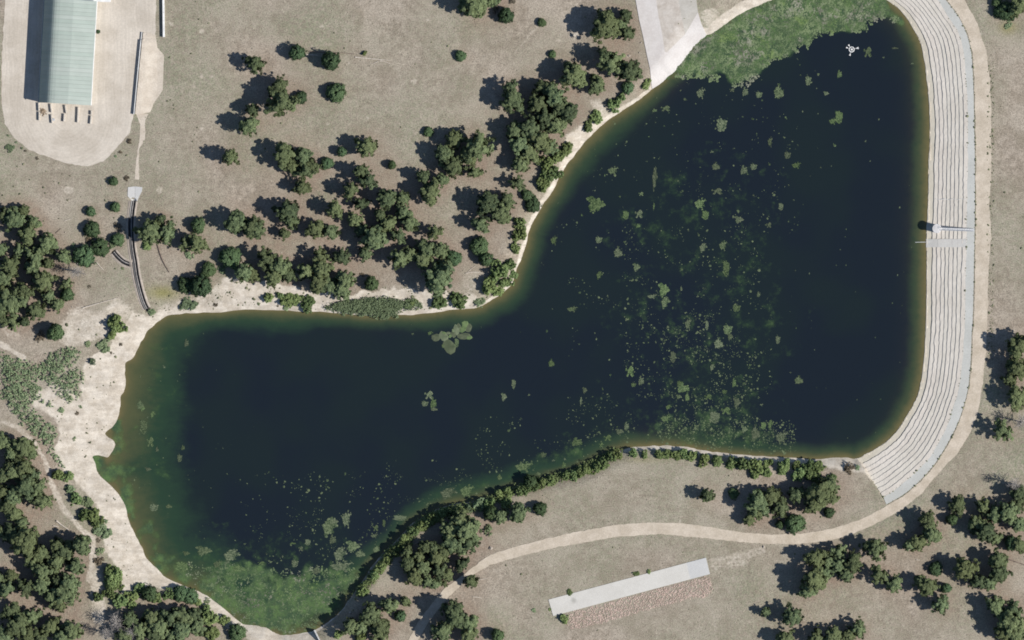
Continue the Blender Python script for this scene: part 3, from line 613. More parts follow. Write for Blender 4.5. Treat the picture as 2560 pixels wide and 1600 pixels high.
c = k.mix(k.ramp(t0, 0.0, .55), (.062, .071, .033), c)
c = k.mix(k.math('MULTIPLY', sep.outputs[2], k.ramp(k.noise(0.5, 3), .2, .6, .55, 1)), c, (.128, .105, .046))
an = k.ramp(k.math('ADD', sep.outputs[1], k.math('MULTIPLY', k.math('SUBTRACT', k.noise(0.20, 5, .72), .5), 1.5)), .28, .92)
ac = k.mix(k.ramp(k.noise(0.35, 4, .65), .35, .65), (.026, .056, .022), (.066, .118, .034))
ac = k.gain(ac, k.ramp(k.noise(1.8, 3, .7), .25, .75, .75, 1.25))
c = k.mix(k.math('MULTIPLY', an, k.ramp(sep.outputs[1], 0, .2)), c, ac)
k.put(k.b.inputs['Roughness'], k.ramp(an, 0, 1, .12, .6))
k.bump(k.noise(1.2, 2, .5), 0.12, 0.05)
M['water'] = k.out(c)
wm = SD < 10
wm = wm[:-1, :-1] | wm[1:, :-1] | wm[:-1, 1:] | wm[1:, 1:]
quads = np.stack([idx[1:, :-1], idx[1:, 1:], idx[:-1, 1:], idx[:-1, :-1]], -1)[wm]
used, inv = np.unique(quads, return_inverse=True)
WV = V.copy()[:nx_ * ny_][used] if len(V) >= nx_ * ny_ else None
WV = np.stack([((PX - 1280) * S).ravel()[used], ((800 - PY) * S).ravel()[used], np.full(len(used), WATER_Z)], -1)
wz = np.stack([depth_t / 3, alg, brown, np.ones(PX.shape)], -1).reshape(-1, 4)[used]
me = np_mesh('reservoir_water', WV, inv.reshape(-1, 4), M['water'], color={'zone': wz})
tag(link('reservoir_water', me), kind='structure')

tag(sheet('dirt_road', ROAD, M['road'], 0.10, 12, 1.9, 1.0), kind='structure')
tag(sheet('gravel_yard', YARD, M['yard'], 0.03, 20, 2.2, 2.0), kind='structure')
WALLX = [(356,79),(347,170),(336,286)]
def wall_x(py): return np.interp(py, [q[1] for q in WALLX], [q[0] for q in WALLX])
def dock_h(px, py):
    t = np.clip((px - wall_x(py)) / 52.0, 0, 1)
    return (1 - smooth(t)) * np.interp(py, [78, 84, 97, 100, 286, 300], [0, .5, .5, .95, .95, 0.0])
LOBE = [(358,80),(389,90),(394,119),(410,138),(407,225),(384,259),(376,280),(345,287),(338,285),(349,170)]
tag(sheet('loading_ramp', LOBE, M['path'], 0.05, 10, .8, 3.0, hfun=dock_h), kind='structure')
tag(sheet('dirt_path', [(340,284),(372,284),(363,300),(362,349),(349,372),(347,405),(348,449),(336,449),(341,400),(350,340),(351,312)], M['path'], 0.035, 8, 1.6, 4.0), kind='structure')

# ---------------------------------------------------------------- stepped soil-cement embankment
NSTEP = 9
dam = empty('stepped_embankment', W3(2416, 600))
tag(dam, 'long pale stepped embankment curving round the right end of the reservoir', 'embankment')
def dam_line(f, n=8, amp=0.9, seed=0.0):
    a_, b_ = catmull(DAM_IN, n, False), catmull(DAM_OUT, n, False)
    p = a_ + (b_ - a_) * f
    if amp:
        for i in range(len(p)):
            nx = mnoise.noise(Vector((p[i][1] * .045, p[i][0] * .045, seed))) * amp * 1.2 + mnoise.noise(Vector((p[i][1] * .25, p[i][0] * .25, seed + 9))) * amp
            d = b_[i] - a_[i]; d = d / (np.hypot(*d) + 1e-6)
            p[i] = p[i] + d * nx
    return p
def ribbon(name, A, B, ztop, zdrop_a, zdrop_b, mat, parent, ztop_b=None):
    """a solid strip between two lines, with a riser down both sides"""
    n = len(A); L = lambda P_, z: np.stack([(P_[:, 0] - 1280) * S, (800 - P_[:, 1]) * S, np.full(n, z) if np.isscalar(z) else z], -1)
    V = np.concatenate([L(A, zdrop_a), L(A, ztop), L(B, ztop if ztop_b is None else ztop_b), L(B, zdrop_b)]) - np.array(parent.location)
    i = np.arange(n - 1); F = []
    for r in range(3):
        F.append(np.stack([r * n + i, r * n + i + 1, (r + 1) * n + i + 1, (r + 1) * n + i], -1))
    F = np.concatenate(F)[:, ::-1]
    F = np.concatenate([F, [[0, n, 2 * n, 3 * n]], [[4 * n - 1, 3 * n - 1, 2 * n - 1, n - 1]]])
    return link(name, np_mesh(name, V, F, mat), parent)
k = NT('soil_cement', 0.95, 0.1)
c = k.mix(k.ramp(k.noise(0.10, 4, .6), .35, .65), (.495, .455, .400), (.560, .520, .465))
oi = k.n('ShaderNodeObjectInfo')
c = k.mix(k.math('MULTIPLY', oi.outputs['Random'], .5), c, (.500, .480, .420))
c = k.gain(c, k.ramp(k.noise(1.6, 4, .7, stretch=(2.2, .35, 1)), .25, .75, .88, 1.1))
c = k.mix(k.ramp(k.noise(.9, 3, .7), .66, .78, 0, .4), c, (.26, .24, .20))
sz_ = k.n('ShaderNodeSeparateXYZ'); k.l(k.pos, sz_.inputs[0])
c = k.mix(k.ramp(k.math('ADD', sz_.outputs[2], k.math('MULTIPLY', k.noise(.5, 3), .3)), -2.0, -1.5, .55, 0), c, (.37, .34, .25))
k.bump(k.noise(2.5, 3), .5, .08)
M['soil_cement'] = k.out(c)
STEP_F = [0.0, .15, .26, .37, .475, .575, .68, .785, .90, 1.0]
lines = [dam_line(f, amp=(1.7 if j in (0, 2, 3) else 1.15), seed=j * 3.3) for j, f in enumerate(STEP_F)]
dz_step = 2.24 / NSTEP
for j in range(NSTEP):
    zt = WATER_Z + .05 + dz_step * (j + 1) - (.08 if j == 0 else 0)
    ribbon('step', lines[j], lines[j + 1] + (lines[j + 1] - lines[j]) * .06, np.array([zt - .065 - .05 * mnoise.noise(Vector((q_[0] * .02, q_[1] * .02, j * 7.7))) - .06 * mnoise.noise(Vector((q_[0] * .12, q_[1] * .12, j * 3.1))) for q_ in lines[j]]), zt - dz_step - .35 if j else -4.0, zt - .6, M['soil_cement'], dam, zt + .01)
cr = catmull(DAM_CREST, 8, False)
o = ribbon('crest_strip', lines[-1] + (cr - lines[-1]) * .03, cr, 0.10, -0.6, -0.6, M['crest'], dam)
o['label'] = 'smooth grey concrete crest strip'

# concrete access band down the steps, and the white hose
def box_line(mb, p0, p1, z0, z1, w, th):
    """a slab from one pixel point to another, sloping"""
    a_, b_ = Vector((*W(*p0), z0)), Vector((*W(*p1), z1)); d = (b_ - a_); sd = Vector((-d.y, d.x, 0)).normalized() * w / 2
    up = Vector((0, 0, th))
    V = [a_ - sd, b_ - sd, b_ + sd, a_ + sd]; V = V + [v + up for v in V]
    mb.add(V, [(3, 2, 1, 0), (4, 5, 6, 7), (0, 1, 5, 4), (1, 2, 6, 5), (2, 3, 7, 6), (3, 0, 4, 7)])
band = empty('concrete_boat_ramp', W3(2417, 608))
tag(band, 'smooth pale concrete band running down the embankment steps below the tower', 'ramp')
for a_, b_, za, zb in ((2316, 2345, -2.22, -1.42), (2345.3, 2380, -1.40, -.67), (2380.3, 2416, -.66, .10)):
    mb = MB(); box_line(mb, (a_, 608), (b_, 607.5), za - .17, zb - .17, 2.6, .32)
    o = mb.build('panel', M['ramp_concrete'], band); o.matrix_parent_inverse = band.matrix_world.inverted(); o.location = -Vector(band.location)
mb = MB()
mb.tube([(*W(2289, 605.5), -2.12), (*W(2312, 605), -2.1), (*W(2330, 604.5), -1.75)], .07, 6)
tag(mb.build('intake_pipe', M['white'], None), 'thin white pipe running into the water at the concrete band foot', 'pipe')
mb = MB()
mb.tube([(*W(x, 498 + 1.2 * math.sin(x * .3)), WATER_Z + .1 + 2.24 * (x - 2323) / 96 + .18) for x in range(2340, 2417, 4)], .06, 6)
tag(mb.build('white_hose', M['white'], None), 'thin white hose lying across the embankment steps above the tower', 'hose')

# ---------------------------------------------------------------- intake tower, footbridge
tx, ty = W(2341.5, 571.5)
tw = empty('intake_tower', (tx, ty, WATER_Z)); tag(tw, 'round white-capped intake tower standing at the water edge of the embankment', 'tower')
mb = MB(); mb.lathe((0, 0, 0), [(1.28, -2.5), (1.28, 3.95)], 32); mb.build('shaft', M['concrete'], tw)
mb = MB(); mb.lathe((0, 0, 0), [(1.28, 3.951), (1.46, 3.953), (1.46, 4.12), (1.40, 4.18), (.7, 4.26), (.05, 4.29)], 32); mb.build('cap', M['tower_white'], tw)
mb = MB(); mb.box((.55, .35, 4.29), (.6, .6, .12), .3, .03); mb.build('hatch', M['metal'], tw)
for kx in range(12):
    mb = MB(); a_ = 2 * math.pi * kx / 12; mb.tube([(1.36 * math.cos(a_), 1.36 * math.sin(a_), 4.15), (1.36 * math.cos(a_), 1.36 * math.sin(a_), 4.5)], .025, 5)
    mb.build('rim_post', M['white'], tw)
b0, b1 = Vector((*W(2351, 572.5), 1.45)), Vector((*W(2435.5, 575.5), .16))
br = empty('footbridge', b0); tag(br, 'narrow grey footbridge with railings from the embankment crest to the tower', 'footbridge')
bd = b1 - b0; bl = Vector((bd.x, bd.y, 0)); bn = Vector((-bl.y, bl.x, 0)).normalized(); L = bl.length; ang = math.atan2(bl.y, bl.x)
NPL = 14
for i in range(NPL):
    t0_, t1_ = i / NPL + .002, (i + 1) / NPL - .002
    mb = MB(); a_, b_ = bd * t0_, bd * t1_; sd_ = bn * .36
    Vv = [a_ - sd_, b_ - sd_, b_ + sd_, a_ + sd_]; Vv = [v - Vector((0, 0, .05)) for v in Vv] + Vv
    mb.add(Vv, [(3, 2, 1, 0), (4, 5, 6, 7), (0, 1, 5, 4), (1, 2, 6, 5), (2, 3, 7, 6), (3, 0, 4, 7)])
    mb.build('deck_plank', M['metal'], br)
for sgn in (-1, 1):
    mb = MB(); off = bn * .38 * sgn
    for h in (.55, 1.05): mb.tube([off + Vector((0, 0, h)), bd + off + Vector((0, 0, h))], .035, 5)
    mb.tube([off - Vector((0, 0, .08)), bd + off - Vector((0, 0, .08))], .07, 5)
    rl = mb.build('railing', M['metal'], br)
    for i in range(8):
        p_ = bd * (i / 7) + off; mb = MB(); mb.tube([p_, p_ + Vector((0, 0, 1.05))], .03, 5)
        q = mb.build('post', M['metal'], rl)
for t_ in (.33, .66):
    mb = MB(); p_ = bd * t_; mb.tube([p_ - Vector((0, 0, .06)), p_ - Vector((0, 0, 2.2))], .1, 6); mb.build('pier', M['concrete'], br)

# ---------------------------------------------------------------- floating aerator
ax, ay = W(2129.5, 123)
ae = empty('floating_aerator', (ax, ay, WATER_Z)); tag(ae, 'white floating aerator with a ring and pointed floats on arms', 'aerator')
mb = MB(); n = 28; ringp = [(.78 * math.cos(2 * math.pi * i / n), .78 * math.sin(2 * math.pi * i / n), .12) for i in range(n + 1)]
mb.tube(ringp, .15, 8, False); mb.build('ring', M['white'], ae, True)
mb = MB(); mb.lathe((0, 0, 0), [(.34, -.1), (.34, .3), (.2, .42), (.05, .44)], 16); mb.build('hub', M['white'], ae)
for a_ in (.5, 2.1, 3.7, 5.3):
    mb = MB(); mb.tube([(.3 * math.cos(a_), .3 * math.sin(a_), .2), (.75 * math.cos(a_), .75 * math.sin(a_), .16)], .05, 5); mb.build('brace', M['white'], ae)
for ang_, l0, l1, wd in ((.22, 1.25, 2.25, .42), (-1.85, 1.1, 2.0, .3), (2.15, .95, 1.75, .28), (2.78, .95, 1.75, .26)):
    d = Vector((math.cos(ang_), math.sin(ang_), 0)); n_ = Vector((-d.y, d.x, 0)); up = Vector((0, 0, 1))
    mb = MB(); mb.tube([d * .75 + up * .14, d * (l0 + .1) + up * .14], .055, 6); arm = mb.build('arm', M['white'], ae)
    mb = MB(); p0 = d * l0; p1 = d * l1
    Vv = [p0 + up * .16, p0 + up * .08, p1 - n_ * wd + up * .02, p1 + n_ * wd + up * .02, p1 + n_ * wd * .8 + up * .30, p1 - n_ * wd * .8 + up * .30]
    mb.add(Vv, [(0, 5, 4), (1, 3, 2), (0, 1, 2, 5), (1, 0, 4, 3), (2, 3, 4, 5)])
    mb.build('float', M['white'], arm)

# ---------------------------------------------------------------- concrete apron at the top, lower slab, riprap
def slab_thing(name, label, cat, panels, mats, dz, step=14, drape=True, jitter=.0):
    ctr = np.mean([q for p_ in panels for q in p_], axis=0)
    th = empty(name, W3(*ctr)); tag(th, label, cat)
    for i, p_ in enumerate(panels):
        o = sheet('panel', p_, mats[i], dz[i], step, jitter, 5.0 + i, parent=th)
        o.location = -Vector(th.location)
        md = o.modifiers.new('thickness', 'SOLIDIFY'); md.thickness = .22; md.offset = -1
    return th
M['apron_a'] = speckled('apron_concrete', (.475, .445, .42), (.515, .49, .465), .25, 2, .05)
M['apron_b'] = speckled('apron_stained_concrete', (.385, .345, .300), (.475, .44, .395), .30, 2, .09)
M['apron_c'] = speckled('apron_grey_concrete', (.375, .355, .315), (.42, .40, .36), .25, 2, .05)
slab_thing('concrete_apron', 'broad pale concrete apron sloping from the top edge into the reservoir', 'apron',
    [[(1589,-50),(1589,0),(1598,50),(1608,93),(1616,132),(1662,130),(1656,88),(1646,38),(1640,0),(1640,-50)],
     [(1640,-50),(1640,0),(1646,38),(1656,88),(1662,130),(1667,131),(1690,108),(1713,85),(1705,48),(1696,0),(1696,-50)],
     [(1696,-50),(1696,0),(1705,48),(1713,85),(1745,31),(1741,0),(1741,-50)],
     [(1745,31),(1713,85),(1690,108),(1667,131),(1667,199),(1690,176),(1726,130),(1767,87),(1754,60)],
     [(1616,132),(1625,172),(1629,212),(1631,222),(1667,199),(1667,131),(1662,130)]],
    [M['apron_a'], M['apron_b'], M['apron_c'], M['apron_a'], M['apron_a']], [.16, .156, .152, .160, .158], 10)
PA, PB, PC_, PD_ = np.array((1371., 1499.)), np.array((1765., 1394.)), np.array((1775., 1435.)), np.array((1383., 1540.))
k = NT('stained_slab_concrete', .92, .15)
c = k.mix(k.ramp(k.noise(.15, 4, .6), .35, .65), (.475, .460, .420), (.51, .495, .455))
c = k.gain(c, k.ramp(k.noise(2.5, 3, .65), .25, .75, .95, 1.05))
vd = k.n('ShaderNodeVectorMath', operation='DISTANCE'); k.l(k.pos, vd.inputs[0]); vd.inputs[1].default_value = (*W(1434, 1502), 0)
c = k.mix(k.ramp(k.math('ADD', vd.outputs['Value'], k.math('MULTIPLY', k.noise(.9, 4), 1.6)), .8, 2.3, .6, 0), c, (.25, .245, .215))
c = k.mix(k.ramp(k.noise(.35, 4, .7), .62, .74, 0, .22), c, (.33, .315, .27))
M['slab_stained'] = k.out(c)
M['slab_b'] = speckled('slab_grey_concrete', (.435, .435, .425), (.46, .46, .445), .2, 2.5, .05)
cuts = [0, .115, .30, .49, .68, .875, 1.0]; pan = []
for a_, b_ in zip(cuts[:-1], cuts[1:]):
    b2 = b_
    pan.append([tuple(PA + (PB - PA) * a_), tuple(PA + (PB - PA) * b2), tuple(PD_ + (PC_ - PD_) * b2), tuple(PD_ + (PC_ - PD_) * a_)])
slab_thing('concrete_slab', 'long narrow pale concrete slab lying along the pink riprap', 'slab', pan,
    [M['slab_stained'], M['slab_stained'], M['slab_stained'], M['slab_stained'], M['slab_stained'], M['slab_b']], [.14, .142, .139, .143, .14, .137], 14)
mb = MB()
RIP = [(1420,1533),(1530,1503),(1650,1471),(1774,1438),(1781,1480),(1767,1492),(1730,1496),(1690,1508),(1624,1524),(1570,1540),(1518,1554),(1470,1566),(1428,1574),(1417,1563)]
x = RNG.uniform(1405, 1795, 9000); y = RNG.uniform(1430, 1580, 9000)
nz = np.array([mnoise.noise(Vector((a_ * .06, b_ * .06, 4))) for a_, b_ in zip(x, y)])
d = sdf(RIP, x, y) + nz * 5; sel = d > 0; x, y = x[sel], y[sel]
ico_v = np.array([(0,0,1),(.9,0,.25),(.28,.85,.3),(-.75,.5,.2),(-.7,-.55,.3),(.3,-.85,.2),(0,0,-.5)]); ico_f = np.array([(0,1,2),(0,2,3),(0,3,4),(0,4,5),(0,5,1),(6,2,1),(6,3,2),(6,4,3),(6,5,4),(6,1,5)])
def rock_field(x, y, z, size, seed, flat=.75):
    r = np.random.default_rng(seed); n = len(x)
    a_ = r.uniform(0, 6.283, n); v = ico_v[None] * r.uniform(.7, 1.3, (n, 7, 1)) * size[:, None, None]
    v[..., 2] *= flat
    ca, sa = np.cos(a_)[:, None], np.sin(a_)[:, None]
    X = v[..., 0] * ca - v[..., 1] * sa + ((x - 1280) * S)[:, None]; Y = v[..., 0] * sa + v[..., 1] * ca + ((800 - y) * S)[:, None]
    Zz = v[..., 2] + z[:, None]
    V = np.stack([X, Y, Zz], -1).reshape(-1, 3); F = (ico_f[None] + (np.arange(n) * 7)[:, None, None]).reshape(-1, 3)
    return V, F, np.repeat(r.uniform(0, 1, n), 7)
Vr, Fr, tr_ = rock_field(x, y, height(x, y) + .08, RNG.uniform(.10, .24, len(x)), 3, .5)
tag(link('riprap', np_mesh('riprap', Vr, Fr, M['stone'], tint=tr_)), 'bed of pink broken stones along the slab', kind='stuff')

# ---------------------------------------------------------------- green-roofed shed and its yard things
dn = Vector(((97 - 112) * S, -(257 + 6) * S, 0)); rl_ = Vector(((229 - 97) * S, -(266 - 257) * S, 0))
sh0 = Vector((*W(97, 257), 0))
shed = empty('storage_shed', sh0); tag(shed, 'long storage shed with a pale green rounded metal roof in the gravel yard', 'shed')
up_y = (-dn).normalized(); Ln = 32.6; ux = Vector((up_y.y, -up_y.x, 0)); WDT = rl_.length
PROF = [(0,3.7),(.5,4.5),(1.1,5.25),(1.8,6.05),(2.5,6.8),(3.1,7.3),(3.7,7.6),(4.4,7.7),(5.4,7.65),(7.0,7.4),(9.5,6.95),(12.,6.15),(14.3,5.4),(WDT,4.65)]
k = NT('green_roof_metal', .62, .35)
oi = k.n('ShaderNodeObjectInfo')
c = k.mix(oi.outputs['Random'], (.262, .308, .272), (.305, .340, .308))
c = k.gain(c, k.ramp(k.noise(.25, 3, .6), .3, .7, .95, 1.05))
M['roof'] = k.out(c)
def roof_panel_mesh(w):
    V, F = [], []; ys = [0, .08, .16, w * .33, w * .33 + .08, w * .66, w * .66 + .08, w - .02]; hs = [.035, .035, 0, 0, .02, .0, .02, 0]
    n = len(PROF)
    for yy, hh in zip(ys, hs):
        for u, z in PROF: V.append(tuple(ux * u + up_y * yy + Vector((0, 0, z + hh))))
    for i in range(len(ys) - 1):
        for j in range(n - 1): F.append((i * n + j, i * n + j + 1, (i + 1) * n + j + 1, (i + 1) * n + j))
    me = bpy.data.meshes.new('roof_panel'); me.from_pydata(V, [], F); me.update(); me.materials.append(M['roof']); return me
NP = 26; pw = Ln / NP; rpm = roof_panel_mesh(pw)
for i in range(NP): link('roof_panel', rpm, shed, up_y * pw * i)
ins = .35
for u, zt in ((ins, 3.9), (WDT - ins, 4.6)):
    mb = MB(); p_ = ux * u + up_y * (Ln / 2); mb.box((p_.x, p_.y, zt / 2), (.2, Ln - .4, zt), math.atan2(up_y.y, up_y.x) - math.pi / 2)
    mb.build('side_wall', M['white'], shed)
for yy in (.25, Ln - .25):
    mb = MB(); n = len(PROF); Vv = [tuple(ux * u + up_y * yy) for u, z in PROF] + [tuple(ux * u + up_y * yy + Vector((0, 0, z - .06))) for u, z in PROF]
    mb.add(Vv, [(j, j + 1, n + j + 1, n + j) for j in range(n - 1)])
    mb.build('gable_wall', M['white'], shed)
mb = MB(); mb.tube([ux * -.05 + Vector((0, 0, 3.85)), ux * -.05 + up_y * Ln + Vector((0, 0, 3.85))], .1, 6); mb.build('gutter', M['metal'], shed)
mb = MB(); mb.tube([ux * (WDT + .06) + Vector((0, 0, 4.55)), ux * (WDT + .06) + up_y * Ln + Vector((0, 0, 4.55))], .14, 6); mb.build('gutter', M['white'], shed)
nb = empty('white_shed', (*W(215, -30), 0)); tag(nb, 'white flat-roofed shed cut off by the top edge beside the green roof', 'shed')
mb = MB(); c0 = Vector((*W(232, -28), 0)) - Vector(nb.location); mb.box((c0.x, c0.y, 1.55), (11.4, 7.6, 3.1), -.045); mb.build('wall', M['concrete'], nb)
mb = MB(); mb.box((c0.x, c0.y, 3.2), (11.9, 8.1, .18), -.045, .04); mb.build('roof', M['white'], nb)

BARS = [('first bay wall from the left, piece touching the shed', 97, 257, 98, 278), ('first bay wall from the left, outer piece', 98.5, 280, 98.5, 301),
        ('second bay wall from the left, piece touching the shed', 127, 260, 129.5, 281), ('second bay wall from the left, outer piece', 129, 287, 131, 308),
        ('third bay wall from the left, tilted piece touching the shed', 163.5, 263, 166.5, 283), ('third bay wall from the left, outer piece', 161.5, 284.5, 160, 304),
        ('fourth bay wall from the left, piece touching the shed', 196, 268, 195.3, 287), ('fourth bay wall from the left, outer piece', 195.2, 287.4, 194.5, 306.5),
        ('rightmost bay wall, short piece touching the shed', 229, 277, 228.5, 287), ('rightmost bay wall, outer slanted piece', 228.5, 289.5, 226.5, 310)]
for lab, x0, y0, x1, y1 in BARS:
    a_, b_ = Vector((*W(x0, y0), 0)), Vector((*W(x1, y1), 0)); d = b_ - a_; n = max(2, round(d.length / .9)); rz = math.atan2(d.y, d.x)
    th = empty('bay_wall', a_); tag(th, 'pale concrete block wall: ' + lab, 'wall', 'block walls of the storage bays')
    for i in range(n):
        p_ = d * ((i + .5) / n); mb = MB(); mb.box((p_.x, p_.y, .42), (d.length / n - .02, .42, .84), rz, .04); mb.build('block', M['yard_block'], th)
x = RNG.normal(107, 5, 55); y = RNG.normal(280, 5, 55)
Vr, Fr, tr_ = rock_field(x, y, RNG.uniform(.05, .35, 55), RNG.uniform(.12, .32, 55), 5)
tag(link('rock_pile', np_mesh('rock_pile', Vr, Fr, M['rock'])), 'small heap of brown rocks in the first open bay', kind='stuff')
bx = empty('grey_drum', (*W(134, 299), 0)); tag(bx, 'small grey drum standing in the second open bay', 'drum')
mb = MB(); mb.lathe((0, 0, 0), [(.42, 0), (.42, .35), (.45, .37), (.42, .4), (.42, .85), (.36, .87), (.05, .87)], 16); mb.build('body', M['metal'], bx)
dw = empty('dock_wall', (*W(345, 190), 0)); tag(dw, 'long thin concrete retaining wall along the loading ramp in the yard', 'wall')
yy = 80.0
while yy < 285:
    y2 = min(yy + 19.6, 286); hh = .5 if yy < 98 else .98
    a_, b_ = Vector((*W(wall_x(yy) - 1.2, yy), 0)), Vector((*W(wall_x(y2) - 1.2, y2), 0)); d = b_ - a_; mid_ = (a_ + b_) / 2 - Vector(dw.location)
    mb = MB(); mb.box((mid_.x, mid_.y, hh / 2 + .02), (d.length - .02, .24, hh), math.atan2(d.y, d.x), .03); mb.build('panel', M['white'], dw); yy = y2
ww = empty('white_wall', (*W(409, 45), 0)); tag(ww, 'low white wall at the right side of the yard by the top edge', 'wall')
yy = -50.0
while yy < 92:
    y2 = min(yy + 20.4, 93); hh = 1.05
    a_, b_ = Vector((*W(408.5 + yy * .012, yy), 0)), Vector((*W(408.5 + y2 * .012, y2), 0)); d = b_ - a_; mid_ = (a_ + b_) / 2 - Vector(ww.location)
    mb = MB(); mb.box((mid_.x, mid_.y, hh / 2), (d.length - .02, .62, hh), math.atan2(d.y, d.x), .05); mb.build('block', M['white'], ww); yy = y2

# ---------------------------------------------------------------- inlet pad and black flume
pad = slab_thing('inlet_pad', 'bright concrete inlet pad at the head of the black flume', 'pad',
    [[(320,468),(337.5,466),(337.5,503),(329,502),(319,490)], [(338,466),(356,468),(355,478),(349,489),(343,503),(338,503)]], [M['slab'], M['slab_b']], [.12, .122], 6)
def flume(name, label, path, r=.82, rim=.42, par=None):
    p = catmull(path, 6, False); n = len(p); loc = W3(*path[0])
    th = par or empty(name, loc)
    if not par: tag(th, label, 'flume')
    prof_l = [(r * 1.0 * math.sin(t), rim - .02 - r * .62 * (math.cos(t))) for t in np.linspace(-1.45, 1.45, 13)]
    prof_b = [(-r - .85, -.10), (-r - .25, rim - .04), (-r, rim), (-r + .02, rim - .5)]
    prof_c = [(r - .02, rim - .5), (r, rim), (r + .25, rim - .04), (r + .85, -.10)]
    def sweep(nm, prof, mat):
        V = []; m_ = len(prof)
        for i in range(n):
            q = p[min(i + 1, n - 1)] - p[max(i - 1, 0)]; q = q / np.hypot(*q); w_ = (*W(*p[i]), float(height(p[i][0], p[i][1], Zf)))
            for u, z in prof: V.append((w_[0] + q[1] * -1 * u, w_[1] + -q[0] * u, max(w_[2], WATER_Z - .1) + z))
        V = np.array(V) - np.array(th.location)
        i, j = np.meshgrid(np.arange(n - 1), np.arange(m_ - 1), indexing='ij')
        F = np.stack([i * m_ + j, i * m_ + j + 1, (i + 1) * m_ + j + 1, (i + 1) * m_ + j], -1).reshape(-1, 4)
        return link(nm, np_mesh(nm, V, F, mat, smooth_shade=True), th)
    sweep('painted_glint_line', [(-.26, rim - .02 - r * .62 + .05), (-.12, rim - .02 - r * .62 + .06), (.0, rim - .02 - r * .62 + .05)], M['glint_paint']); sweep('liner', prof_l, M['black']); sweep('bank', prof_b, M['berm']); sweep('bank', prof_c, M['berm'])  # first sweep: pale ribbon, the liner's sun highlight put in as a coloured strip
    return th
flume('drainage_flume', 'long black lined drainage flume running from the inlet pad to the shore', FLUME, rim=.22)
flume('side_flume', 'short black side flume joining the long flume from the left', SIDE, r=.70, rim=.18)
hw = empty('headwall', W3(788, 1582)); tag(hw, 'narrow pale concrete headwall at the bottom end of the sandy point', 'wall')
a_, b_ = Vector((*W(785.5, 1575), 0)), Vector((*W(803, 1609), 0)); d = b_ - a_
for i in range(4):
    p_ = a_ + d * ((i + .5) / 4) - Vector(hw.location); mb = MB(); mb.box((p_.x, p_.y, .55 - (0 if i else .08)), (d.length / 4 - .03, .42, 3.2), math.atan2(d.y, d.x), .05); mb.build('block', M['slab'], hw)
for (x0, y0, lean) in ((808, 1572, .2), (809, 1596, .5)):
    z_ = float(height(x0, y0)); mb = MB(); mb.tube([(*W(x0, y0), WATER_Z - 1), (W(x0, y0)[0] + lean, W(x0, y0)[1] + 1.2, 1.4)], .06, 6)
    tag(mb.build('marker_pole', M['grey_bark'], None), 'thin grey pole in the shade beside the headwall, ' + ('upper one' if y0 < 1580 else 'lower one'), 'pole')

# ---------------------------------------------------------------- plants
def rand_dirs(n, rng):
    v = rng.normal(size=(n, 3)); return v / np.linalg.norm(v, axis=1, keepdims=True)
def leaf_quads(P_, N_, size, rng, aspect=1.0):
    n = len(P_)
    N_ = N_ / (np.linalg.norm(N_, axis=1, keepdims=True) + 1e-9)
    r = rand_dirs(n, rng); A = np.cross(N_, r); A /= (np.linalg.norm(A, axis=1, keepdims=True) + 1e-9); B = np.cross(N_, A)
    s1 = (size * rng.uniform(.7, 1.3, n))[:, None] * .5; s2 = s1 * aspect * rng.uniform(.75, 1.2, n)[:, None]
    A, B = A * s1, B * s2
    V = np.stack([P_ - A * .9 - B, P_ + A - B * .75, P_ + A * .8 + B, P_ - A + B * .85], 1).reshape(-1, 3)
    return V, np.arange(n * 4).reshape(-1, 4)
def clump_mesh(name, centers, radii, nq, qsize, seed, mat, up=.35, flat=.75, inner=.45, heart=None):
    rng = np.random.default_rng(seed); n = len(centers)
    d = rand_dirs(n * nq, rng); rr = np.repeat(radii, nq)[:, None] * rng.uniform(inner, 1.05, (n * nq, 1))
    P_ = np.repeat(centers, nq, axis=0) + d * rr * np.array((1, 1, flat))
    N_ = d + np.array((0, 0, up)) + rng.normal(size=d.shape) * .35
    if heart is not None:
        h_ = P_ - np.array((0, 0, heart)); h_ /= np.linalg.norm(h_, axis=1, keepdims=True) + 1e-6
        N_ = h_ * 1.25 + d * .55 + rng.normal(size=d.shape) * .38
    V, F = leaf_quads(P_, N_, np.full(len(P_), qsize), rng)
    ct = np.repeat(rng.uniform(0, 1, n), nq)
    t = np.clip(ct * .55 + rng.uniform(0, 1, n * nq) * .5, 0, 1)
    return np_mesh(name, V, F, mat, tint=np.repeat(t, 4))

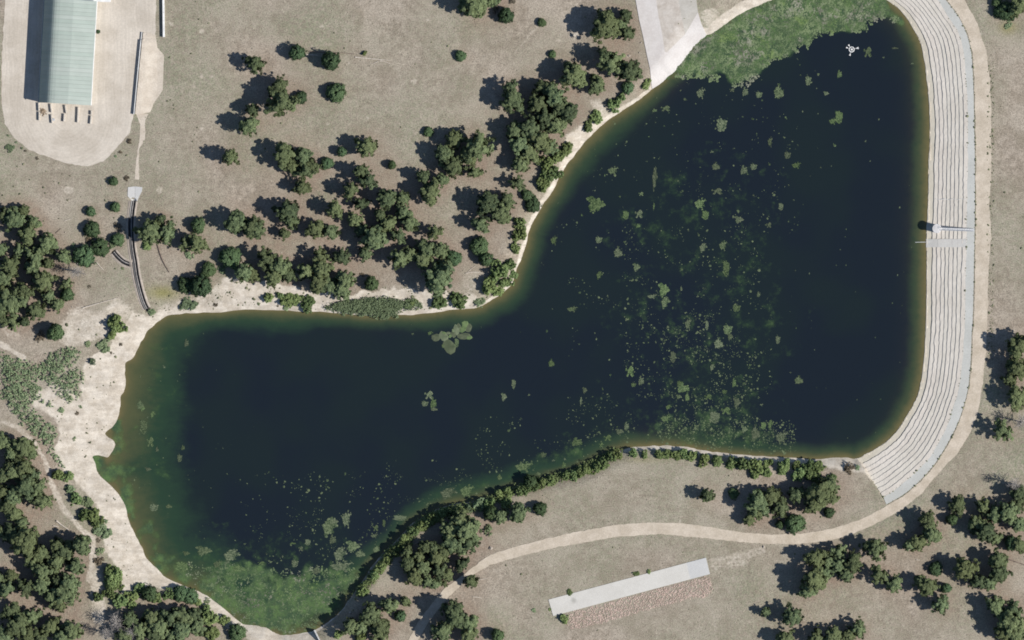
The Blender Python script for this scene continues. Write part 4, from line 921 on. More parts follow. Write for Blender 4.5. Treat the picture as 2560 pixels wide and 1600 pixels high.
def pine_proto(seed, nb=56):
    rng = np.random.default_rng(seed); cs, rs = [], []; limbs = []
    Hh = 2.8; z0 = Hh * rng.uniform(.12, .20); lob = rng.uniform(0, 6.28, 3); el = rng.uniform(.85, 1.15)
    for i in range(nb):
        f = (i + .5) / nb; z = z0 + (Hh * .96 - z0) * f
        prof = (.72 + .28 * f / .32) if f < .32 else math.sqrt(max(0.02, 1 - ((f - .32) / .72) ** 2))
        th = i * 2.39996 + rng.uniform(-.5, .5)
        lobe = 1 + .16 * math.sin(3 * th + lob[0]) + .10 * math.sin(5 * th + lob[1])
        L = prof * lobe * rng.uniform(.66, 1.02) * .96
        dx, dy = math.cos(th) * L * el, math.sin(th) * L / el
        if rng.random() < .06: continue
        limbs.append((z - .18, dx, dy, z + .05))
        for t in (.38, .68, .97):
            if t * L < .10 and i > 4: continue
            cs.append((dx * t + rng.normal() * .05, dy * t + rng.normal() * .05, z + .10 * t + rng.normal() * .05)); rs.append(rng.uniform(.125, .20) * (1.1 - .25 * t))
    for q in range(4): cs.append((rng.normal() * .08, rng.normal() * .08, Hh * (.90 + .03 * q))); rs.append(.13)
    crown = clump_mesh('crown', np.array(cs), np.array(rs), 30, .115, seed + 1, M['pine'], heart=1.35)
    mb = MB(); bend = rng.normal(size=2) * .05
    mb.tube([(0, 0, -.25), (bend[0] * .3, bend[1] * .3, .7), (bend[0], bend[1], 1.5), (0, 0, 2.6)], [.095, .075, .055, .015], 7)
    for z, dx, dy, z2 in limbs[::2]:
        mb.tube([(0, 0, z), (dx * .5, dy * .5, z + .06), (dx * .95, dy * .95, z2)], [.026, .018, .006], 4, False)
    return [('crown', crown), ('trunk', mb.mesh('trunk', M['bark']))]
def juniper_proto(seed):
    rng = np.random.default_rng(seed); n = 130; cs, rs = [], []; lob = rng.uniform(0, 6.28, 2)
    for i in range(n):
        f = (i + .5) / n; z = .12 + 1.45 * f; th = i * 2.39996 + rng.uniform(-.3, .3)
        prof = math.sqrt(max(0.03, 1 - ((f - .22) / .82) ** 2)) if f > .22 else .82 + .18 * f / .22
        L = prof * (1 + .10 * math.sin(3 * th + lob[0]) + .07 * math.sin(7 * th + lob[1])) * rng.uniform(.72, .95)
        cs.append((math.cos(th) * L, math.sin(th) * L, z + rng.normal() * .05)); rs.append(rng.uniform(.13, .21))
    for i in range(14): cs.append((rng.normal() * .3, rng.normal() * .3, rng.uniform(.4, 1.3))); rs.append(.25)
    crown = clump_mesh('crown', np.array(cs), np.array(rs), 24, .115, seed + 1, M['juniper'], heart=.5)
    mb = MB()
    for a_ in range(3): mb.tube([(0, 0, -.2), (.12 * math.cos(a_ * 2.1), .12 * math.sin(a_ * 2.1), .5), (.3 * math.cos(a_ * 2.1), .3 * math.sin(a_ * 2.1), 1.1)], [.07, .05, .015], 6)
    return [('crown', crown), ('trunk', mb.mesh('trunk', M['bark']))]
def bush_proto(seed, mat, dens=1.0, q=.12, hgt=1.15, gap=.0):
    rng = np.random.default_rng(seed); cs, rs, tips = [], [], []
    for sidx in range(7):
        a_ = rng.uniform(0, 6.28); d = rng.uniform(.15, .62) if sidx else 0.0; c0 = np.array((math.cos(a_) * d, math.sin(a_) * d, 0)); rad = rng.uniform(.34, .52); hh = hgt * rng.uniform(.6, 1.0)
        tips.append((c0[0], c0[1], hh * .8))
        for i in range(int(17 * dens)):
            v = rand_dirs(1, rng)[0]; v[2] = abs(v[2]) * 1.0
            cs.append(c0 + v * np.array((rad, rad, hh * .78)) * rng.uniform(.55, 1) + np.array((0, 0, .10))); rs.append(rng.uniform(.10, .17))
    crown = clump_mesh('foliage', np.array(cs), np.array(rs), 20, q, seed + 1, mat, up=.5)
    mb = MB()
    for x_, y_, z_ in tips: mb.tube([(x_ * .25, y_ * .25, -.1), (x_ * .7, y_ * .7, z_ * .5), (x_, y_, z_)], [.035, .025, .008], 5)
    return [('foliage', crown), ('stems', mb.mesh('stems', M['bark']))]
def dead_proto(seed):
    rng = np.random.default_rng(seed); mb = MB(); tb = MB()
    tb.tube([(0, 0, -.2), (.03, .02, 1.0), (0, .05, 2.2)], [.07, .05, .012], 6)
    for i in range(46):
        f = rng.uniform(.1, 1); th = i * 2.4 + rng.normal() * .3; L = (1.05 - .65 * f) * rng.uniform(.6, 1.05); z = .5 + 1.6 * f
        dx, dy = math.cos(th) * L, math.sin(th) * L
        mb.tube([(0, 0, z - .1), (dx * .5, dy * .5, z + .05), (dx, dy, z + .22)], [.022, .014, .004], 4, False)
        for q in range(4):
            t = rng.uniform(.35, .95); e = rng.normal(size=2) * .22
            mb.tube([(dx * t, dy * t, z + .1 * t), (dx * t + e[0], dy * t + e[1], z + .1 * t + .12)], [.012, .004], 3, False)
    return [('branches', mb.mesh('branches', M['grey_bark'])), ('trunk', tb.mesh('trunk', M['grey_bark']))]

PROTO = {'P': [pine_proto(100 + i, (56, 60, 50, 30, 58, 44, 62, 36, 54, 26)[i]) for i in range(10)], 'J': [juniper_proto(200 + i) for i in range(5)], 'B': [bush_proto(300 + i, M['bush']) for i in range(6)],
         'W': [bush_proto(400 + i, M['willow'], .75, .11, .95) for i in range(4)], 'S': [bush_proto(500 + i, M['dry'] if i % 2 else M['willow'], .5, .10, .8) for i in range(4)], 'D': [dead_proto(600 + i) for i in range(3)]}
NAME = {'P': 'pine_tree', 'J': 'juniper_tree', 'B': 'leafy_bush', 'W': 'willow_shrub', 'S': 'dry_shrub', 'D': 'dead_tree'}
NOUN = {'P': 'dark pine', 'J': 'round juniper', 'B': 'leafy bush', 'W': 'grey-green willow shrub', 'S': 'sparse dull shrub', 'D': 'bare dead tree'}
CATG = {'P': 'tree', 'J': 'tree', 'B': 'bush', 'W': 'shrub', 'S': 'shrub', 'D': 'tree'}
ORD = ['first', 'second', 'third', 'fourth', 'fifth', 'sixth', 'seventh', 'eighth', 'ninth', 'tenth', 'eleventh', 'twelfth']
def rows_of(items, per=7):
    """split items into rows by y; yields (row phrase, items sorted by x)"""
    items = sorted(items, key=lambda q: q['y']); n = len(items); nr = max(1, math.ceil(n / per))
    words = {1: [''], 2: ['upper row', 'lower row'], 3: ['top row', 'middle row', 'bottom row'], 4: ['top row', 'second row', 'third row', 'bottom row'], 5: ['top row', 'second row', 'third row', 'fourth row', 'bottom row'],
             6: ['top row', 'second row', 'third row', 'fourth row', 'fifth row', 'bottom row'], 7: ['top row', 'second row', 'third row', 'fourth row', 'fifth row', 'sixth row', 'bottom row']}[nr]
    out = []
    for r in range(nr):
        seg = items[r * n // nr:(r + 1) * n // nr]; out.append((words[r], sorted(seg, key=lambda q: q['x'])))
    return out
def ordinal(i, n):
    if n == 1: return ''
    if i == 0: return 'leftmost'
    if i == n - 1: return 'rightmost'
    return ORD[i] + ' from left'
by = {}
for p in plants: by.setdefault((p['place'], p['k']), []).append(p)
for (place, kd), items in by.items():
    for roww, seg in rows_of(items):
        for i, p in enumerate(seg):
            size = 'large' if p['r'] * S > 2.95 else 'small' if p['r'] * S < 1.7 else 'mid-sized'
            bits = [x_ for x_ in (roww, ordinal(i, len(seg))) if x_]
            p['label'] = f"{size} {NOUN[kd]} {place}" + (', ' + ' '.join(bits) if bits else '')
GROUP = {'P': 'pines on the dry land round the reservoir', 'J': 'junipers on the dry land', 'B': 'leafy bushes along the shores', 'W': 'willow shrubs near the water', 'S': 'dry shrubs on the open ground', 'D': 'dead trees at the edges of the woods'}
TAN = math.tan(SUN_ELEV)
for n_, p in enumerate(plants):
    kd = p['k']; pr = PROTO[kd][n_ % len(PROTO[kd])]; r = p['r'] * S * ((1.26 if 'forest' in p['place'] else 1.48 if 'right' in p['place'] else 1.38) if kd == 'P' else 1.18)
    rr = random.Random(n_ * 13 + 5)
    if kd == 'P': zs = np.clip(p['s'] * S * TAN / .62 / 2.8 * .88, r * .70, r * 1.1)
    elif kd == 'J': zs = np.clip(p['s'] * S * TAN / .9, r * .70, r * 1.25)
    elif kd == 'D': zs = r * 1.1
    else: zs = np.clip(p['s'] * S * TAN / .6, r * .45, r * 1.25)
    hc = zs * {'P': 1.75, 'J': .8, 'D': 1.2}.get(kd, .6)
    k_ = 1 - hc / ALT
    px, py = 1280 + (p['x'] - 1280) * k_, 800 + (p['y'] - 800) * k_
    if kd in 'PJ': px -= p['r'] * (.32 if kd == 'P' else .12); py -= p['r'] * .05
    z = max(float(height(px, py)), WATER_Z - .1)
    t = empty(NAME[kd], (*W(px, py), z), rr.uniform(0, 6.283))
    t.scale = (r * rr.uniform(.92, 1.08), r * rr.uniform(.92, 1.08), zs)
    tag(t, p['label'], CATG[kd], GROUP[kd])
    for nm, me in pr: link(nm, me, t)

# ---------------------------------------------------------------- floating algae mats
def mat_proto(seed, n=46, squash=1.0):
    """unit-radius raft of many small lumpy pads with gaps between"""
    rng = np.random.default_rng(seed); V, F, T_ = [], [], []; pts = []
    cl = rng.uniform(-.5, .5, (4, 2)); cl[1] = cl[0] * .3; pts.append(cl[1])
    while len(pts) < n:
        c = cl[rng.integers(0, 4)]; q = c + rng.normal(size=2) * .30
        if np.hypot(*q) < .95 and (not pts or min(np.hypot(*(q - o_)) for o_ in pts) < .16): pts.append(q)
    for q in pts:
        r = rng.uniform(.04, .12) * (1.3 if n < 35 else 1.0); m_ = 7; a0 = rng.uniform(0, 6.28); b = len(V); t = rng.uniform(0, 1)
        z = rng.uniform(.0, .02)
        V.append((q[0], q[1], .035 + z)); T_.append(t)
        for j in range(m_):
            a_ = a0 + j * 6.283 / m_; rj = r * rng.uniform(.6, 1.25)
            V.append((q[0] + math.cos(a_) * rj, q[1] + math.sin(a_) * rj, .006 + z * .4)); T_.append(np.clip(t + rng.uniform(-.35, .1), 0, 1))
        F += [(b, b + 1 + j, b + 1 + (j + 1) % m_) for j in range(m_)]
    return np_mesh('floating_mat', np.array(V), np.array(F), M['algae'], tint=np.array(T_))
def pad_proto(seed, n=9):
    rng = np.random.default_rng(seed); V = [(0, 0, .05)]; a0 = rng.uniform(0, 6.28)
    for ring, rr_, z in ((0, .7, .045), (1, 1.0, .0)):
        for j in range(n):
            a_ = a0 + j * 6.283 / n; k_ = 1 + .18 * math.sin(2 * a_ + seed) + rng.uniform(-.12, .12)
            V.append((math.cos(a_) * rr_ * k_, math.sin(a_) * rr_ * k_, z))
    F = [(0, 1 + j, 1 + (j + 1) % n) for j in range(n)]
    for j in range(n):
        a_, b = 1 + j, 1 + (j + 1) % n; F += [(a_, a_ + n, b + n), (a_, b + n, b)]
    return np_mesh('floating_mat', np.array(V), np.array(F), M['algae'], tint=rng.uniform(.3, .9, len(V)))
MATS = [mat_proto(700 + i, 85 + 14 * i) for i in range(8)]; SMALL = [mat_proto(720 + i, 14 + 3 * i) for i in range(5)]; PADS = [pad_proto(740 + i) for i in range(6)]
RAFTS = [
('off the concrete apron', 2, 0, "1470 1010 62 40;1360 1040 36 22;2005 1150 75 88;1890 1435 30 24;2285 1130 26 16;1590 860 26 22;1790 880 40 55;1635 930 30 30;2090 840 32 26;2220 860 44 60;2350 880 46 40;1365 925 18 16;1580 1150 16 14;1440 1190 14 12;1360 1160 14 12;1290 1295 22 16"),
('below the floating aerator', 3, 0, "960 465 52 75;690 695 36 50;395 740 42 62;100 850 60 90;555 885 32 24;325 1055 20 20;620 1145 36 32;690 1105 58 62;640 1385 28 26;920 1340 26 26;200 1450 46 45;1200 450 42 12;1095 540 18 20;165 1100 20 24;25 1340 22 50;1045 1130 24 20;310 710 16 14;1365 600 26 18;480 715 16 16;300 615 18 12"),
('in mid reservoir', 2, 1, "800 435 105 95;1345 180 34 110;960 100 48 42;1090 520 46 42;1215 490 52 60;1205 620 32 26;835 740 48 42;1000 860 52 66;1180 1020 42 46;820 1090 42 36;575 1410 48 28;660 515 18 26;1230 310 32 28;1565 190 20 18;1320 1200 18 30;780 290 18 14;1020 350 18 22;1340 440 12 34;400 760 30 45;430 410 22 12;880 140 14 26;1060 90 14 20;580 1115 14 12;900 1275 14 24;1010 1370 26 12;765 1345 14 10"),
('in the upper right water', 2, 1, "1785 415 52 58;1845 520 52 45;1960 280 72 45;2210 90 52 60;2300 50 48 40;1925 50 48 48;2150 570 52 42;1800 830 52 42;2000 810 36 50;2040 1025 50 80;1605 1040 26 26;1755 1290 20 28;2140 1385 56 46;1600 1210 13 32;1440 1240 62 80;1440 1350 55 55;1330 1290 45 22;2280 325 18 22;1855 145 14 14;2085 540 30 30;2330 360 16 14;1670 670 16 12;1770 720 20 30;2105 745 14 14;1810 965 14 22;1940 1100 14 18;2335 1150 20 16;2340 1265 26 34;1900 1175 12 12;2290 840 16 24;2315 910 14 20;2015 1225 12 12"),
('in the open right water', 3, 1, "275 50 42 32;135 440 36 36;20 600 32 40;500 65 14 18;95 195 12 10;195 230 14 14;1230 1080 18 24;390 1075 14 20;245 380 20 12;260 1045 12 18;20 50 20 24;965 15 18 18"),
('in the open right water', 3, 2, "105 170 32 52;290 560 52 50;215 495 18 16;20 990 32 42;140 1110 56 66;265 80 14 14"),
('in the lower middle water', 2, 2, "1130 460 55 80;1235 570 42 60;1160 605 36 26;370 400 36 48;690 670 26 36;650 770 16 42;930 520 14 24;1535 350 40 56;1660 340 22 24;1650 640 90 60;1600 590 42 36;1655 720 26 52;1580 730 32 26;1475 825 42 22;1460 935 46 36;25 600 32 38;15 640 20 28;1095 1000 36 50;1350 390 28 30;1430 370 26 20;1510 590 12 22;160 710 20 24;860 665 12 26"),
('in the lower right water', 2, 2, "1940 920 78 58;2040 840 62 52;2110 590 28 60;2060 70 66 60;1950 210 55 66;2065 165 32 42;1840 300 28 24;1670 40 30 60;1850 50 24 48;1870 715 50 38;2150 355 20 22;2020 670 36 26;2300 1050 52 90;2200 1040 36 40;1890 450 34 30;1800 385 30 28;2245 430 20 24;2300 185 28 20;2340 940 14 14;1760 545 20 16;1985 575 26 16;2130 790 40 60;1475 60 26 26;2360 800 26 24;2390 1000 40 36"),
('off the south hedge', 2, 2, "920 1100 52 44;640 1150 80 56;310 1265 42 32;390 1330 28 22;1020 1060 46 32;990 1015 24 16;120 1390 80 50;500 1310 22 30;850 1170 26 36;500 1370 30 40;720 1100 30 24"),
('off the south hedge', 1, 2, "2300 1480 28 38;2345 735 32 46"),
('off the south hedge', 1, 3, "1800 130 115 50;2000 110 62 66;1390 360 100 26;1140 440 36 46;1090 395 12 10;1135 585 12 12;1140 650 50 40;1040 580 12 10;1070 325 14 12;1120 530 34 20;1215 410 22 36"),
('in the west basin', 1, 2, "1650 690 58 60;1690 780 46 70;1610 780 48 34;1680 838 42 24;1480 130 22 22;1640 125 38 16;2130 65 10 8;1905 215 32 44;1465 45 10 8"),
('at the west bay head', 0, 2, "1770 215 32 52;1555 455 24 24;1320 790 42 62;1345 840 28 34;1435 895 32 30;1390 920 14 24;1370 1010 56 72;1430 1130 46 70;1735 1205 26 34;1705 1290 34 50;1480 1215 18 36;1400 1415 36 22;1320 545 16 30;1440 465 14 12;1675 575 12 12;1530 275 14 12;2140 1450 14 12"),
('in the lower left bay', 0, 3, "1470 245 62 48;1590 245 40 26;1930 680 92 55;2170 720 112 60;2060 800 40 42;1740 820 92 50;1600 150 16 12;2220 570 16 16;2310 605 22 14;2250 830 80 44;1760 700 40 26"),
('in the lower left bay', 1, 3, "680 450 105 90;860 375 42 85;500 590 42 30;430 640 30 36;360 600 45 14;380 775 48 48;565 850 46 46;920 640 78 66;780 710 90 70;820 820 105 52;245 730 20 26;60 780 46 24;740 560 50 60;100 710 14 18;980 690 60 46;730 400 60 40"),
]
rafts = []
for place, tc, tr, txt in RAFTS:
    for it in txt.split(';'):
        v = [float(q) for q in it.split()]; x, y = T(tc, tr, v[0], v[1])
        rafts.append(dict(place=place, x=x, y=y, rx=v[2] / 3.78, ry=v[3] / 3.78, pad=False))
for it in "1700 165 27 30;1775 155 32 36;1895 95 22 34;1975 42 30 24;2010 75 22 30;1955 88 24 24;1965 152 42 26;1828 250 44 54;1865 140 20 20;1862 100 12 12;1815 125 18 10;1835 152 12 14;2012 165 20 16;1918 60 14 22;1775 128 20 12;1770 245 16 12".split(';'):
    v = [float(q) for q in it.split()]; x, y = T(1, 2, v[0], v[1]); rafts.append(dict(place='in the tight pad cluster', x=x, y=y, rx=v[2] / 3.78, ry=v[3] / 3.78, pad=True))
by = {}
for p in rafts: by.setdefault(p['place'], []).append(p)
for place, items in by.items():
    for roww, seg in rows_of(items, 8):
        for i, p in enumerate(seg):
            e_ = p['rx'] / p['ry']
            shape = ('large' if max(p['rx'], p['ry']) > 15 else 'tiny' if max(p['rx'], p['ry']) < 6 else 'small') + (' wide' if e_ > 1.4 else ' tall' if e_ < .7 else '')
            bits = [x_ for x_ in (roww, ordinal(i, len(seg))) if x_]
            p['label'] = f"{shape} algae mat {place}, " + ' '.join(bits)
big_sorted = sorted(rafts, key=lambda q: -q['rx'] * q['ry'])
thing_ids = set(id(q) for q in big_sorted[:290])
for n_, p in enumerate(rafts):
    mx = max(p['rx'], p['ry'])
    me = PADS[n_ % 6] if p['pad'] else (MATS[n_ % 8] if mx > 8 else SMALL[n_ % 5])
    if id(p) not in thing_ids: continue
    o = link('floating_mat', me, None, (*W(p['x'], p['y']), WATER_Z + .012 + .0015 * (n_ % 5)))
    o.scale = (p['rx'] * S * 1.38, p['ry'] * S * 1.38, 1.2)
    if n_ % 2: o.scale.x *= -1; o.scale.y *= -1
    tag(o, p['label'], 'algae mat', 'floating algae mats on the reservoir')

# loose flecks of algae: one drift of stuff
def disc_field(name, x, y, z, size, seed, mat, m_=6, tint=None, kind='stuff', dome=.25):
    r = np.random.default_rng(seed); n = len(x); a_ = r.uniform(0, 6.283, (n, 1)) + np.arange(m_)[None] * 6.283 / m_
    rj = size[:, None] * r.uniform(.55, 1.25, (n, m_)); cx, cy = (x - 1280) * S, (800 - y) * S
    el = r.uniform(.6, 1.0, (n, 1)); ph = r.uniform(0, 6.28, (n, 1))
    dx, dy = np.cos(a_) * rj, np.sin(a_) * rj * el; dx, dy = dx * np.cos(ph) - dy * np.sin(ph), dx * np.sin(ph) + dy * np.cos(ph)
    V = np.empty((n, m_ + 1, 3)); V[:, 0] = np.stack([cx, cy, z + size * dome], -1)
    V[:, 1:, 0] = cx[:, None] + dx; V[:, 1:, 1] = cy[:, None] + dy; V[:, 1:, 2] = z[:, None] + r.uniform(0, 1, (n, m_)) * size[:, None] * dome * .6
    b = (np.arange(n) * (m_ + 1))[:, None]; F = np.stack([np.stack([b[:, 0], b[:, 0] + 1 + j, b[:, 0] + 1 + (j + 1) % m_], -1) for j in range(m_)], 1).reshape(-1, 3)
    t = tint if tint is not None else r.uniform(0, 1, n)
    tt = np.clip(np.repeat(t, m_ + 1) + r.uniform(-.15, .15, n * (m_ + 1)), 0, 1)
    return tag(link(name, np_mesh(name, V.reshape(-1, 3), F, mat, tint=tt)), None, None, None, kind)
def pts_in(n, rect, dens):
    x = RNG.uniform(rect[0], rect[2], n); y = RNG.uniform(rect[1], rect[3], n); d = dens(x, y)
    s_ = RNG.uniform(0, 1, n) < d; return x[s_], y[s_]
def nz2(x, y, sc, seed): return np.array([mnoise.noise(Vector((a_ * sc, b_ * sc, seed))) for a_, b_ in zip(x, y)])
xs, ys = [], []
for rect, n, th in [((1560,560,1930,1130),1700,.0),((1650,780,1900,1110),1700,-.1),((1420,980,1700,1110),420,.1),((1300,400,1660,900),380,.25),((1650,130,2050,560),420,.2),((1900,400,2320,1100),110,.0),((640,1180,960,1440),650,.0),((330,830,640,1400),260,.15),((960,1150,1500,1260),700,-.05),((1650,1050,1990,1140),1100,-.2),((1480,280,2010,580),380,.08),((1400,560,1660,820),220,.1),((1180,1040,1520,1210),420,.05),((700,1180,1200,1330),420,.05)]:
    x = RNG.uniform(rect[0], rect[2], n); y = RNG.uniform(rect[1], rect[3], n); s_ = nz2(x, y, .022, 2.2) + .4 * nz2(x, y, .08, 5.1) > th
    xs.append(x[s_]); ys.append(y[s_])
x, y = np.concatenate(xs), np.concatenate(ys); s_ = sample(SD, x, y) < -5; x, y = x[s_], y[s_]
disc_field('algae_flecks', x, y, np.full(len(x), WATER_Z + .004), np.clip(RNG.lognormal(-1.95, .55, len(x)), .05, .55), 11, M['algae'], tint=RNG.beta(1.3, 1.1, len(x)), dome=.1)

# the dense green carpets
def carpet(poly, rect, n, seed, edge=0.0):
    x = RNG.uniform(rect[0], rect[2], n); y = RNG.uniform(rect[1], rect[3], n)
    n1, n2 = nz2(x, y, .02, seed), nz2(x, y, .07, seed + 1)
    s_ = (sdf(poly, x, y) + n1 * 22 + n2 * 16 > edge) & (sample(SD, x, y) < -1) & (RNG.uniform(0, 1, n) < .75 + n2)
    x, y = x[s_], y[s_]; t = np.clip(.42 + .5 * n1[s_] + .6 * n2[s_] + RNG.normal(0, .16, len(x)), 0, 1)
    return x, y, t
x, y, t = carpet(NEALG, (1640, -60, 2275, 240), 30000, 21)
disc_field('algae_carpet', x, y, np.full(len(x), WATER_Z + .006), RNG.uniform(.12, .42, len(x)), 12, M['carpet'], tint=t, dome=.17)
x, y, t = carpet([(440,1410),(560,1400),(640,1410),(700,1420),(760,1425),(850,1412),(900,1432),(893,1478),(868,1496),(838,1542),(790,1580),(700,1592),(600,1568),(500,1492)], (430, 1380, 920, 1600), 5200, 31, 10)
disc_field('algae_carpet', x, y, np.full(len(x), WATER_Z + .006), RNG.uniform(.10, .36, len(x)), 13, M['carpet'], tint=np.clip(t * .7, 0, 1), dome=.12)

# ---------------------------------------------------------------- reeds and thickets: stuff
def blades(name, x, y, z, hgt, width, mat, seed, lean=.45, per=3):
    r = np.random.default_rng(seed); n = len(x) * per; x, y, z, hgt = [np.repeat(q, per) for q in (x, y, z, hgt)]
    cx, cy = (x - 1280) * S + r.normal(0, .1, n), (800 - y) * S + r.normal(0, .1, n); a_ = r.uniform(0, 6.283, n); w = width * r.uniform(.6, 1.3, n); hgt = hgt * r.uniform(.6, 1.15, n)
    lx, ly = r.normal(0, lean, n) * hgt, r.normal(0, lean, n) * hgt; ux_, uy_ = np.cos(a_) * w, np.sin(a_) * w
    V = np.stack([np.stack([cx - ux_, cy - uy_, z], -1), np.stack([cx + ux_, cy + uy_, z], -1), np.stack([cx + lx * .6 + ux_ * .8, cy + ly * .6 + uy_ * .8, z + hgt * .7], -1), np.stack([cx + lx * 1.3 - ux_ * .3, cy + ly * 1.3 - uy_ * .3, z + hgt], -1)], 1)
    t = np.clip(np.repeat(r.uniform(0, 1, n), 4), 0, 1)
    return tag(link(name, np_mesh(name, V.reshape(-1, 3), np.arange(n * 4).reshape(-1, 4), mat, tint=t)), None, None, None, 'stuff')
REED = [(815,770),(850,755),(900,750),(960,745),(1000,755),(1040,752),(1055,768),(1000,772),(990,790),(965,796),(930,790),(900,786),(860,783)]
x, y = pts_in(5200, (800, 740, 1060, 800), lambda a_, b_: np.clip(.5 + .08 * (sdf(REED, a_, b_) + 6 * nz2(a_, b_, .08, 3)), 0, 1) * .8)
hh = RNG.uniform(.5, 1.4, len(x)); cs = np.stack([(x - 1280) * S, (800 - y) * S, np.maximum(height(x, y), WATER_Z - .1) + hh * .6], -1)
tag(link('reeds', clump_mesh('reeds', cs, hh * .42 * RNG.uniform(.5, 1.5, len(cs)), 9, .25, 78, M['willow'], up=.8, inner=.2, flat=1.6)), None, None, None, 'stuff')
THICK = [(0,879),(16,887),(58,900),(87,911),(114,906),(116,887),(148,869),(180,863),(201,879),(196,895),(169,922),(185,918),(201,906),(204,927),(214,943),(201,959),(201,990),(183,1006),(148,996),(127,964),(100,948),(95,964),(111,996),(135,1014),(124,1020),(87,1001),(74,1012),(106,1043),(143,1065),(145,1094),(132,1112),(148,1141),(159,1170),(127,1144),(98,1104),(58,1065),(34,1038),(0,996)]
x = RNG.uniform(-20, 225, 5200); y = RNG.uniform(850, 1180, 5200); d = sdf(THICK, np.maximum(x, 0.5), y) + 9 * nz2(x, y, .05, 8) + 4 * nz2(x, y, .15, 9); s_ = (d > 2) & (RNG.uniform(0, 1, len(x)) < .8); x, y, d = x[s_], y[s_], d[s_]
hh = np.clip(.35 + d * .055, .35, 1.7) * RNG.uniform(.6, 1.1, len(x)); z = height(x, y)
cs = np.stack([(x - 1280) * S, (800 - y) * S, z + hh * .6], -1)
cs[:, :2] += RNG.normal(0, .35, (len(cs), 2))
me = clump_mesh('willow_thicket', cs, np.clip(hh * .6, .2, .7) * RNG.uniform(.4, 1.5, len(cs)), 11, .26, 77, M['willow'], up=.8, inner=.1, flat=.9)
tag(link('willow_thicket', me), None, None, None, 'stuff')
# cattail belt at the foot of the south hedge
HEDGE = [(899,1486),(944,1433),(973,1390),(1010,1359),(1042,1322),(1076,1300),(1129,1277),(1195,1266),(1306,1221),(1412,1194),(1500,1155),(1545,1136)]
hp = catmull(HEDGE, 10, False); sel = RNG.integers(0, len(hp), 2600); off = RNG.normal(0, 5.5, (2600, 2)); x, y = hp[sel, 0] + off[:, 0] - 3, hp[sel, 1] + off[:, 1] - 3
hh = RNG.uniform(.9, 1.9, len(x)); cs = np.stack([(x - 1280) * S, (800 - y) * S, np.maximum(height(x, y), WATER_Z - .1) + hh * .6], -1)
tag(link('cattails', clump_mesh('cattails', cs, hh * .32, 9, .28, 79, M['reed'], up=.8, inner=.2, flat=1.6)), None, None, None, 'stuff')

# ---------------------------------------------------------------- dry grass and weeds
n = 42000
x = RNG.uniform(-40, 2600, n); y = RNG.uniform(-40, 1640, n)
ok = (sample(SD, x, y) > 12) & (sample(roadedge, x, y) < .45) & (sample(sand, x, y) < .5) & (sample(e, x, y) < -3)
for poly in (RIP, [tuple(PA), tuple(PB), tuple(PC_), tuple(PD_)], [(1589,-50),(1629,222),(1762,85),(1741,-50)], LOBE): ok &= sdf(poly, x, y) < -2
ok &= RNG.uniform(0, 1, n) < .55 + .8 * nz2(x, y, .012, 6) + .5 * nz2(x, y, .05, 7)
x, y = x[ok], y[ok]
disc_field('dry_grass', x, y, height(x, y) + .01, RNG.uniform(.10, .26, len(x)), 51, M['tuft'], m_=5, tint=np.clip(RNG.beta(1.4, 1.2, len(x)), 0, 1), dome=.5)
n = 6500
x = RNG.uniform(-40, 2600, n); y = RNG.uniform(-40, 1640, n); g_ = sample(olive, x, y) * 1.5 + .10 * (nz2(x, y, .01, 16) > .1) + .5 * ((x < 330) & (y > 300) & (y < 760)) + .5 * ((x > 380) & (x < 500) & (y < 480)) * RNG.uniform(0, 1, n)
ok = (sample(SD, x, y) > 10) & (sample(roadedge, x, y) < .25) & (sample(sand, x, y) < .55) & (RNG.uniform(0, 1, n) < g_) & (sample(e, x, y) < -3) & (sdf(RIP, x, y) < -2)
x, y = x[ok], y[ok]
disc_field('green_weeds', x, y, height(x, y) + .01, RNG.uniform(.14, .42, len(x)), 52, M['weed'], m_=6, dome=.9)
# weeds along both sides of the crest strip and scrub dots on the beach
cl = catmull(DAM_CREST, 40, False); ol = lines[-1]
q = cl[RNG.integers(0, len(cl), 420)] + RNG.normal(0, 1.1, (420, 2)) + (1.5, 0); q2 = ol[RNG.integers(0, len(ol), 150)] + RNG.normal(0, .8, (150, 2)); q = np.concatenate([q, q2])
q3 = np.stack([RNG.uniform(2468, 2486, 500), RNG.uniform(150, 900, 500)], -1)
q4 = np.stack([RNG.uniform(120, 400, 1500), RNG.uniform(760, 1500, 1500)], -1); q4 = q4[(nz2(q4[:, 0], q4[:, 1], .03, 61) + .6 * nz2(q4[:, 0], q4[:, 1], .1, 62) > .12) & (sample(SD, q4[:, 0], q4[:, 1]) > 10)]; q4 = q4[(sample(sand, q4[:, 0], q4[:, 1]) > .6)]
q = np.concatenate([q, q3])
q5 = np.concatenate([q4, np.stack([RNG.uniform(380, 1200, 900), RNG.uniform(690, 790, 900)], -1)]); q5 = q5[(sample(SD, q5[:, 0], q5[:, 1]) > 6) & (sample(sand, q5[:, 0], q5[:, 1]) > .35) & (nz2(q5[:, 0], q5[:, 1], .04, 65) > -.05)]
disc_field('beach_scrub', q5[:, 0], q5[:, 1], height(q5[:, 0], q5[:, 1]) + .01, np.clip(RNG.lognormal(-1.6, .5, len(q5)), .08, .6), 54, M['weed'], m_=7, dome=.7); hgt_ = np.where(q[:, 0] > 2160, .10, height(q[:, 0], q[:, 1]))
hgt_[570:1070] = height(q3[:, 0], q3[:, 1])
sz = np.where(RNG.uniform(0, 1, len(q)) < .12, RNG.uniform(.25, .5, len(q)), RNG.uniform(.07, .2, len(q)))
disc_field('crest_weeds', q[:, 0], q[:, 1], hgt_ + .01, sz, 53, M['weed'], m_=6, dome=.8)

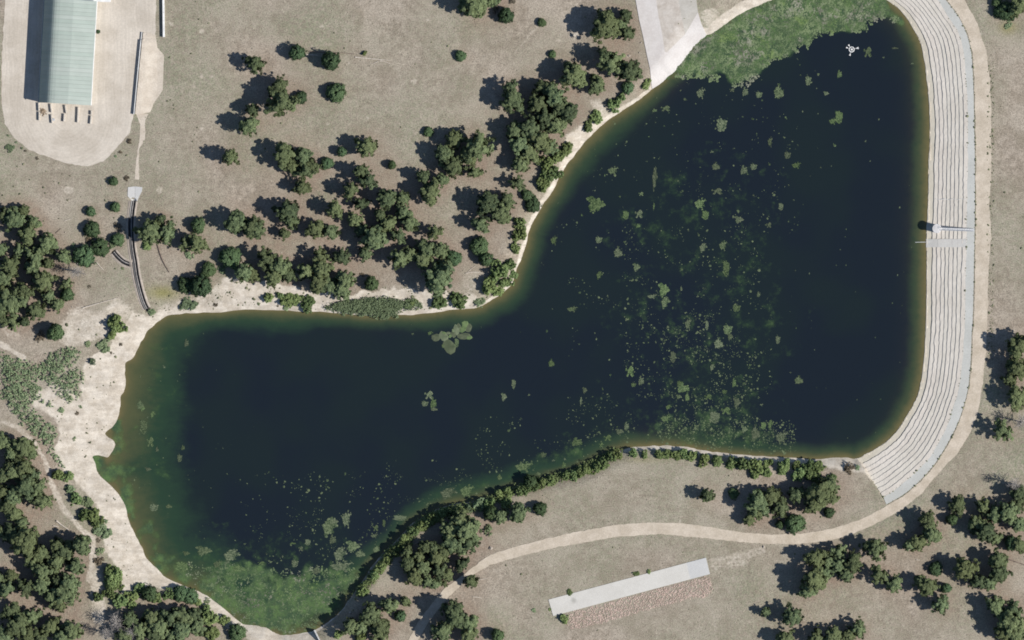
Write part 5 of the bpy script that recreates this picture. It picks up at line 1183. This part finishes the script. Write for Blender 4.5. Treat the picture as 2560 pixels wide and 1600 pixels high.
# ---------------------------------------------------------------- fallen logs, loose rocks
LOGS = [([(888,143),(930,147),(977,151)], .17, 'bleached', 'long bleached fallen trunk in the meadow right of the bright bush'), ([(765,136),(794,138)], .15, 'bleached', 'pale broken trunk end left of a meadow pine'),
 ([(762,127),(800,130),(850,132),(886,135)], .16, 'brown_log', 'long dark fallen trunk between the meadow pines'), ([(949,152),(962,154),(976,160)], .12, 'bleached', 'forked bleached branch at the tip of the long meadow trunk'), ([(946,153),(938,157),(928,161)], .10, 'bleached', 'thin pale branch slanting below the long meadow trunk'),
 ([(394,612),(402,640),(411,660),(423,681)], .2, 'brown_log', 'dark curved fallen trunk below the pines right of the black flume'), ([(241,655),(250,666),(260,676)], .13, 'bleached', 'pale log lying right of the round junipers left of the flume'),
 ([(153,670),(170,674),(187,679)], .16, 'bleached', 'pale log beside the bare dead tree'), ([(206,770),(250,757),(296,744)], .17, 'bleached', 'very long thin pale log above the sandy beach'), ([(161,552),(182,546)], .10, 'bleached', 'short pale stick on the slope above the junipers'),
 ([(139,583),(152,571)], .12, 'brown_log', 'short brown branch on the slope by the forest edge'), ([(26,704),(60,716),(98,731)], .22, 'brown_log', 'dark fallen trunk lying under the left edge forest'),
 ([(141,1302),(155,1313),(173,1325)], .24, 'bleached', 'thick white broken log by the eroded trail'), ([(133,1314),(148,1318)], .16, 'bleached', 'short white log piece left of the thick white log'), ([(1193,1450),(1206,1448),(1218,1446)], .13, 'bleached', 'thin pale log just below the track by the grove'),
 ([(1182,1492),(1195,1493),(1206,1496)], .12, 'bleached', 'small curved pale log in the grass below the track bend'), ([(2515,1396),(2535,1403),(2562,1412)], .22, 'brown_log', 'dark leaning trunk in the wood near the right edge'),
 ([(1164,683),(1190,680),(1222,686)], .13, 'bleached', 'bleached branch lying on the slope above the north bank bushes'), ([(1166,684),(1178,672),(1190,664)], .09, 'bleached', 'thin bleached branch rising from the slope branch'),
 ([(2291,1399),(2300,1401)], .14, 'bleached', 'short pale log among the lower right pines')]
for pts, r, mt, lab in LOGS:
    mb = MB(); p_ = catmull(pts, 3, False) if len(pts) > 2 else np.array(pts, float); n = len(p_)
    mb.tube([W3(a_, b_, r * .75) for a_, b_ in p_], [r * (1.15 - .6 * i / (n - 1)) for i in range(n)], 7)
    if len(pts) > 2 and r > .14:
        for i in range(1, n - 1, 2):
            a_ = Vector(W3(*p_[i], r)); d = Vector((random.uniform(-.7, .7), random.uniform(-.7, .7), .35)); mb.tube([a_, a_ + d], [r * .35, r * .12], 5)
    tag(mb.build('fallen_log', M[mt]), lab, 'log', 'fallen logs and branches')
for i, (x, y, r, lab) in enumerate([(1573,139,.45,'pale boulder in the brush left of the concrete apron'), (1602,107,.35,'small white stone against the left edge of the apron'), (1598,132,.3,'small pale stone just below the stone at the apron edge'), (1228,1371,.7,'pale boulder beside the dirt track above the bend'), (1909,1367,.55,'white stone on the lower side of the dirt road'), (163,581,.35,'small white stone near the slope branches'), (873,1555,.8,'pale rock in the shade right of the algae bay'), (832,1562,.55,'pale rock near the headwall'), (876,1532,.5,'whitish rock at the shaded shore above the headwall'), (180,767,.3,'white stone left of the very long log'), (1935,1214,.0,'')]):
    if r <= 0: continue
    Vr, Fr, _ = rock_field(np.array([x * 1.]), np.array([y * 1.]), np.array([float(height(x, y)) + r * .2]), np.array([r]), 900 + i)
    tag(link('rock', np_mesh('rock', Vr, Fr, M['berm'])), lab, 'rock', 'loose pale rocks')
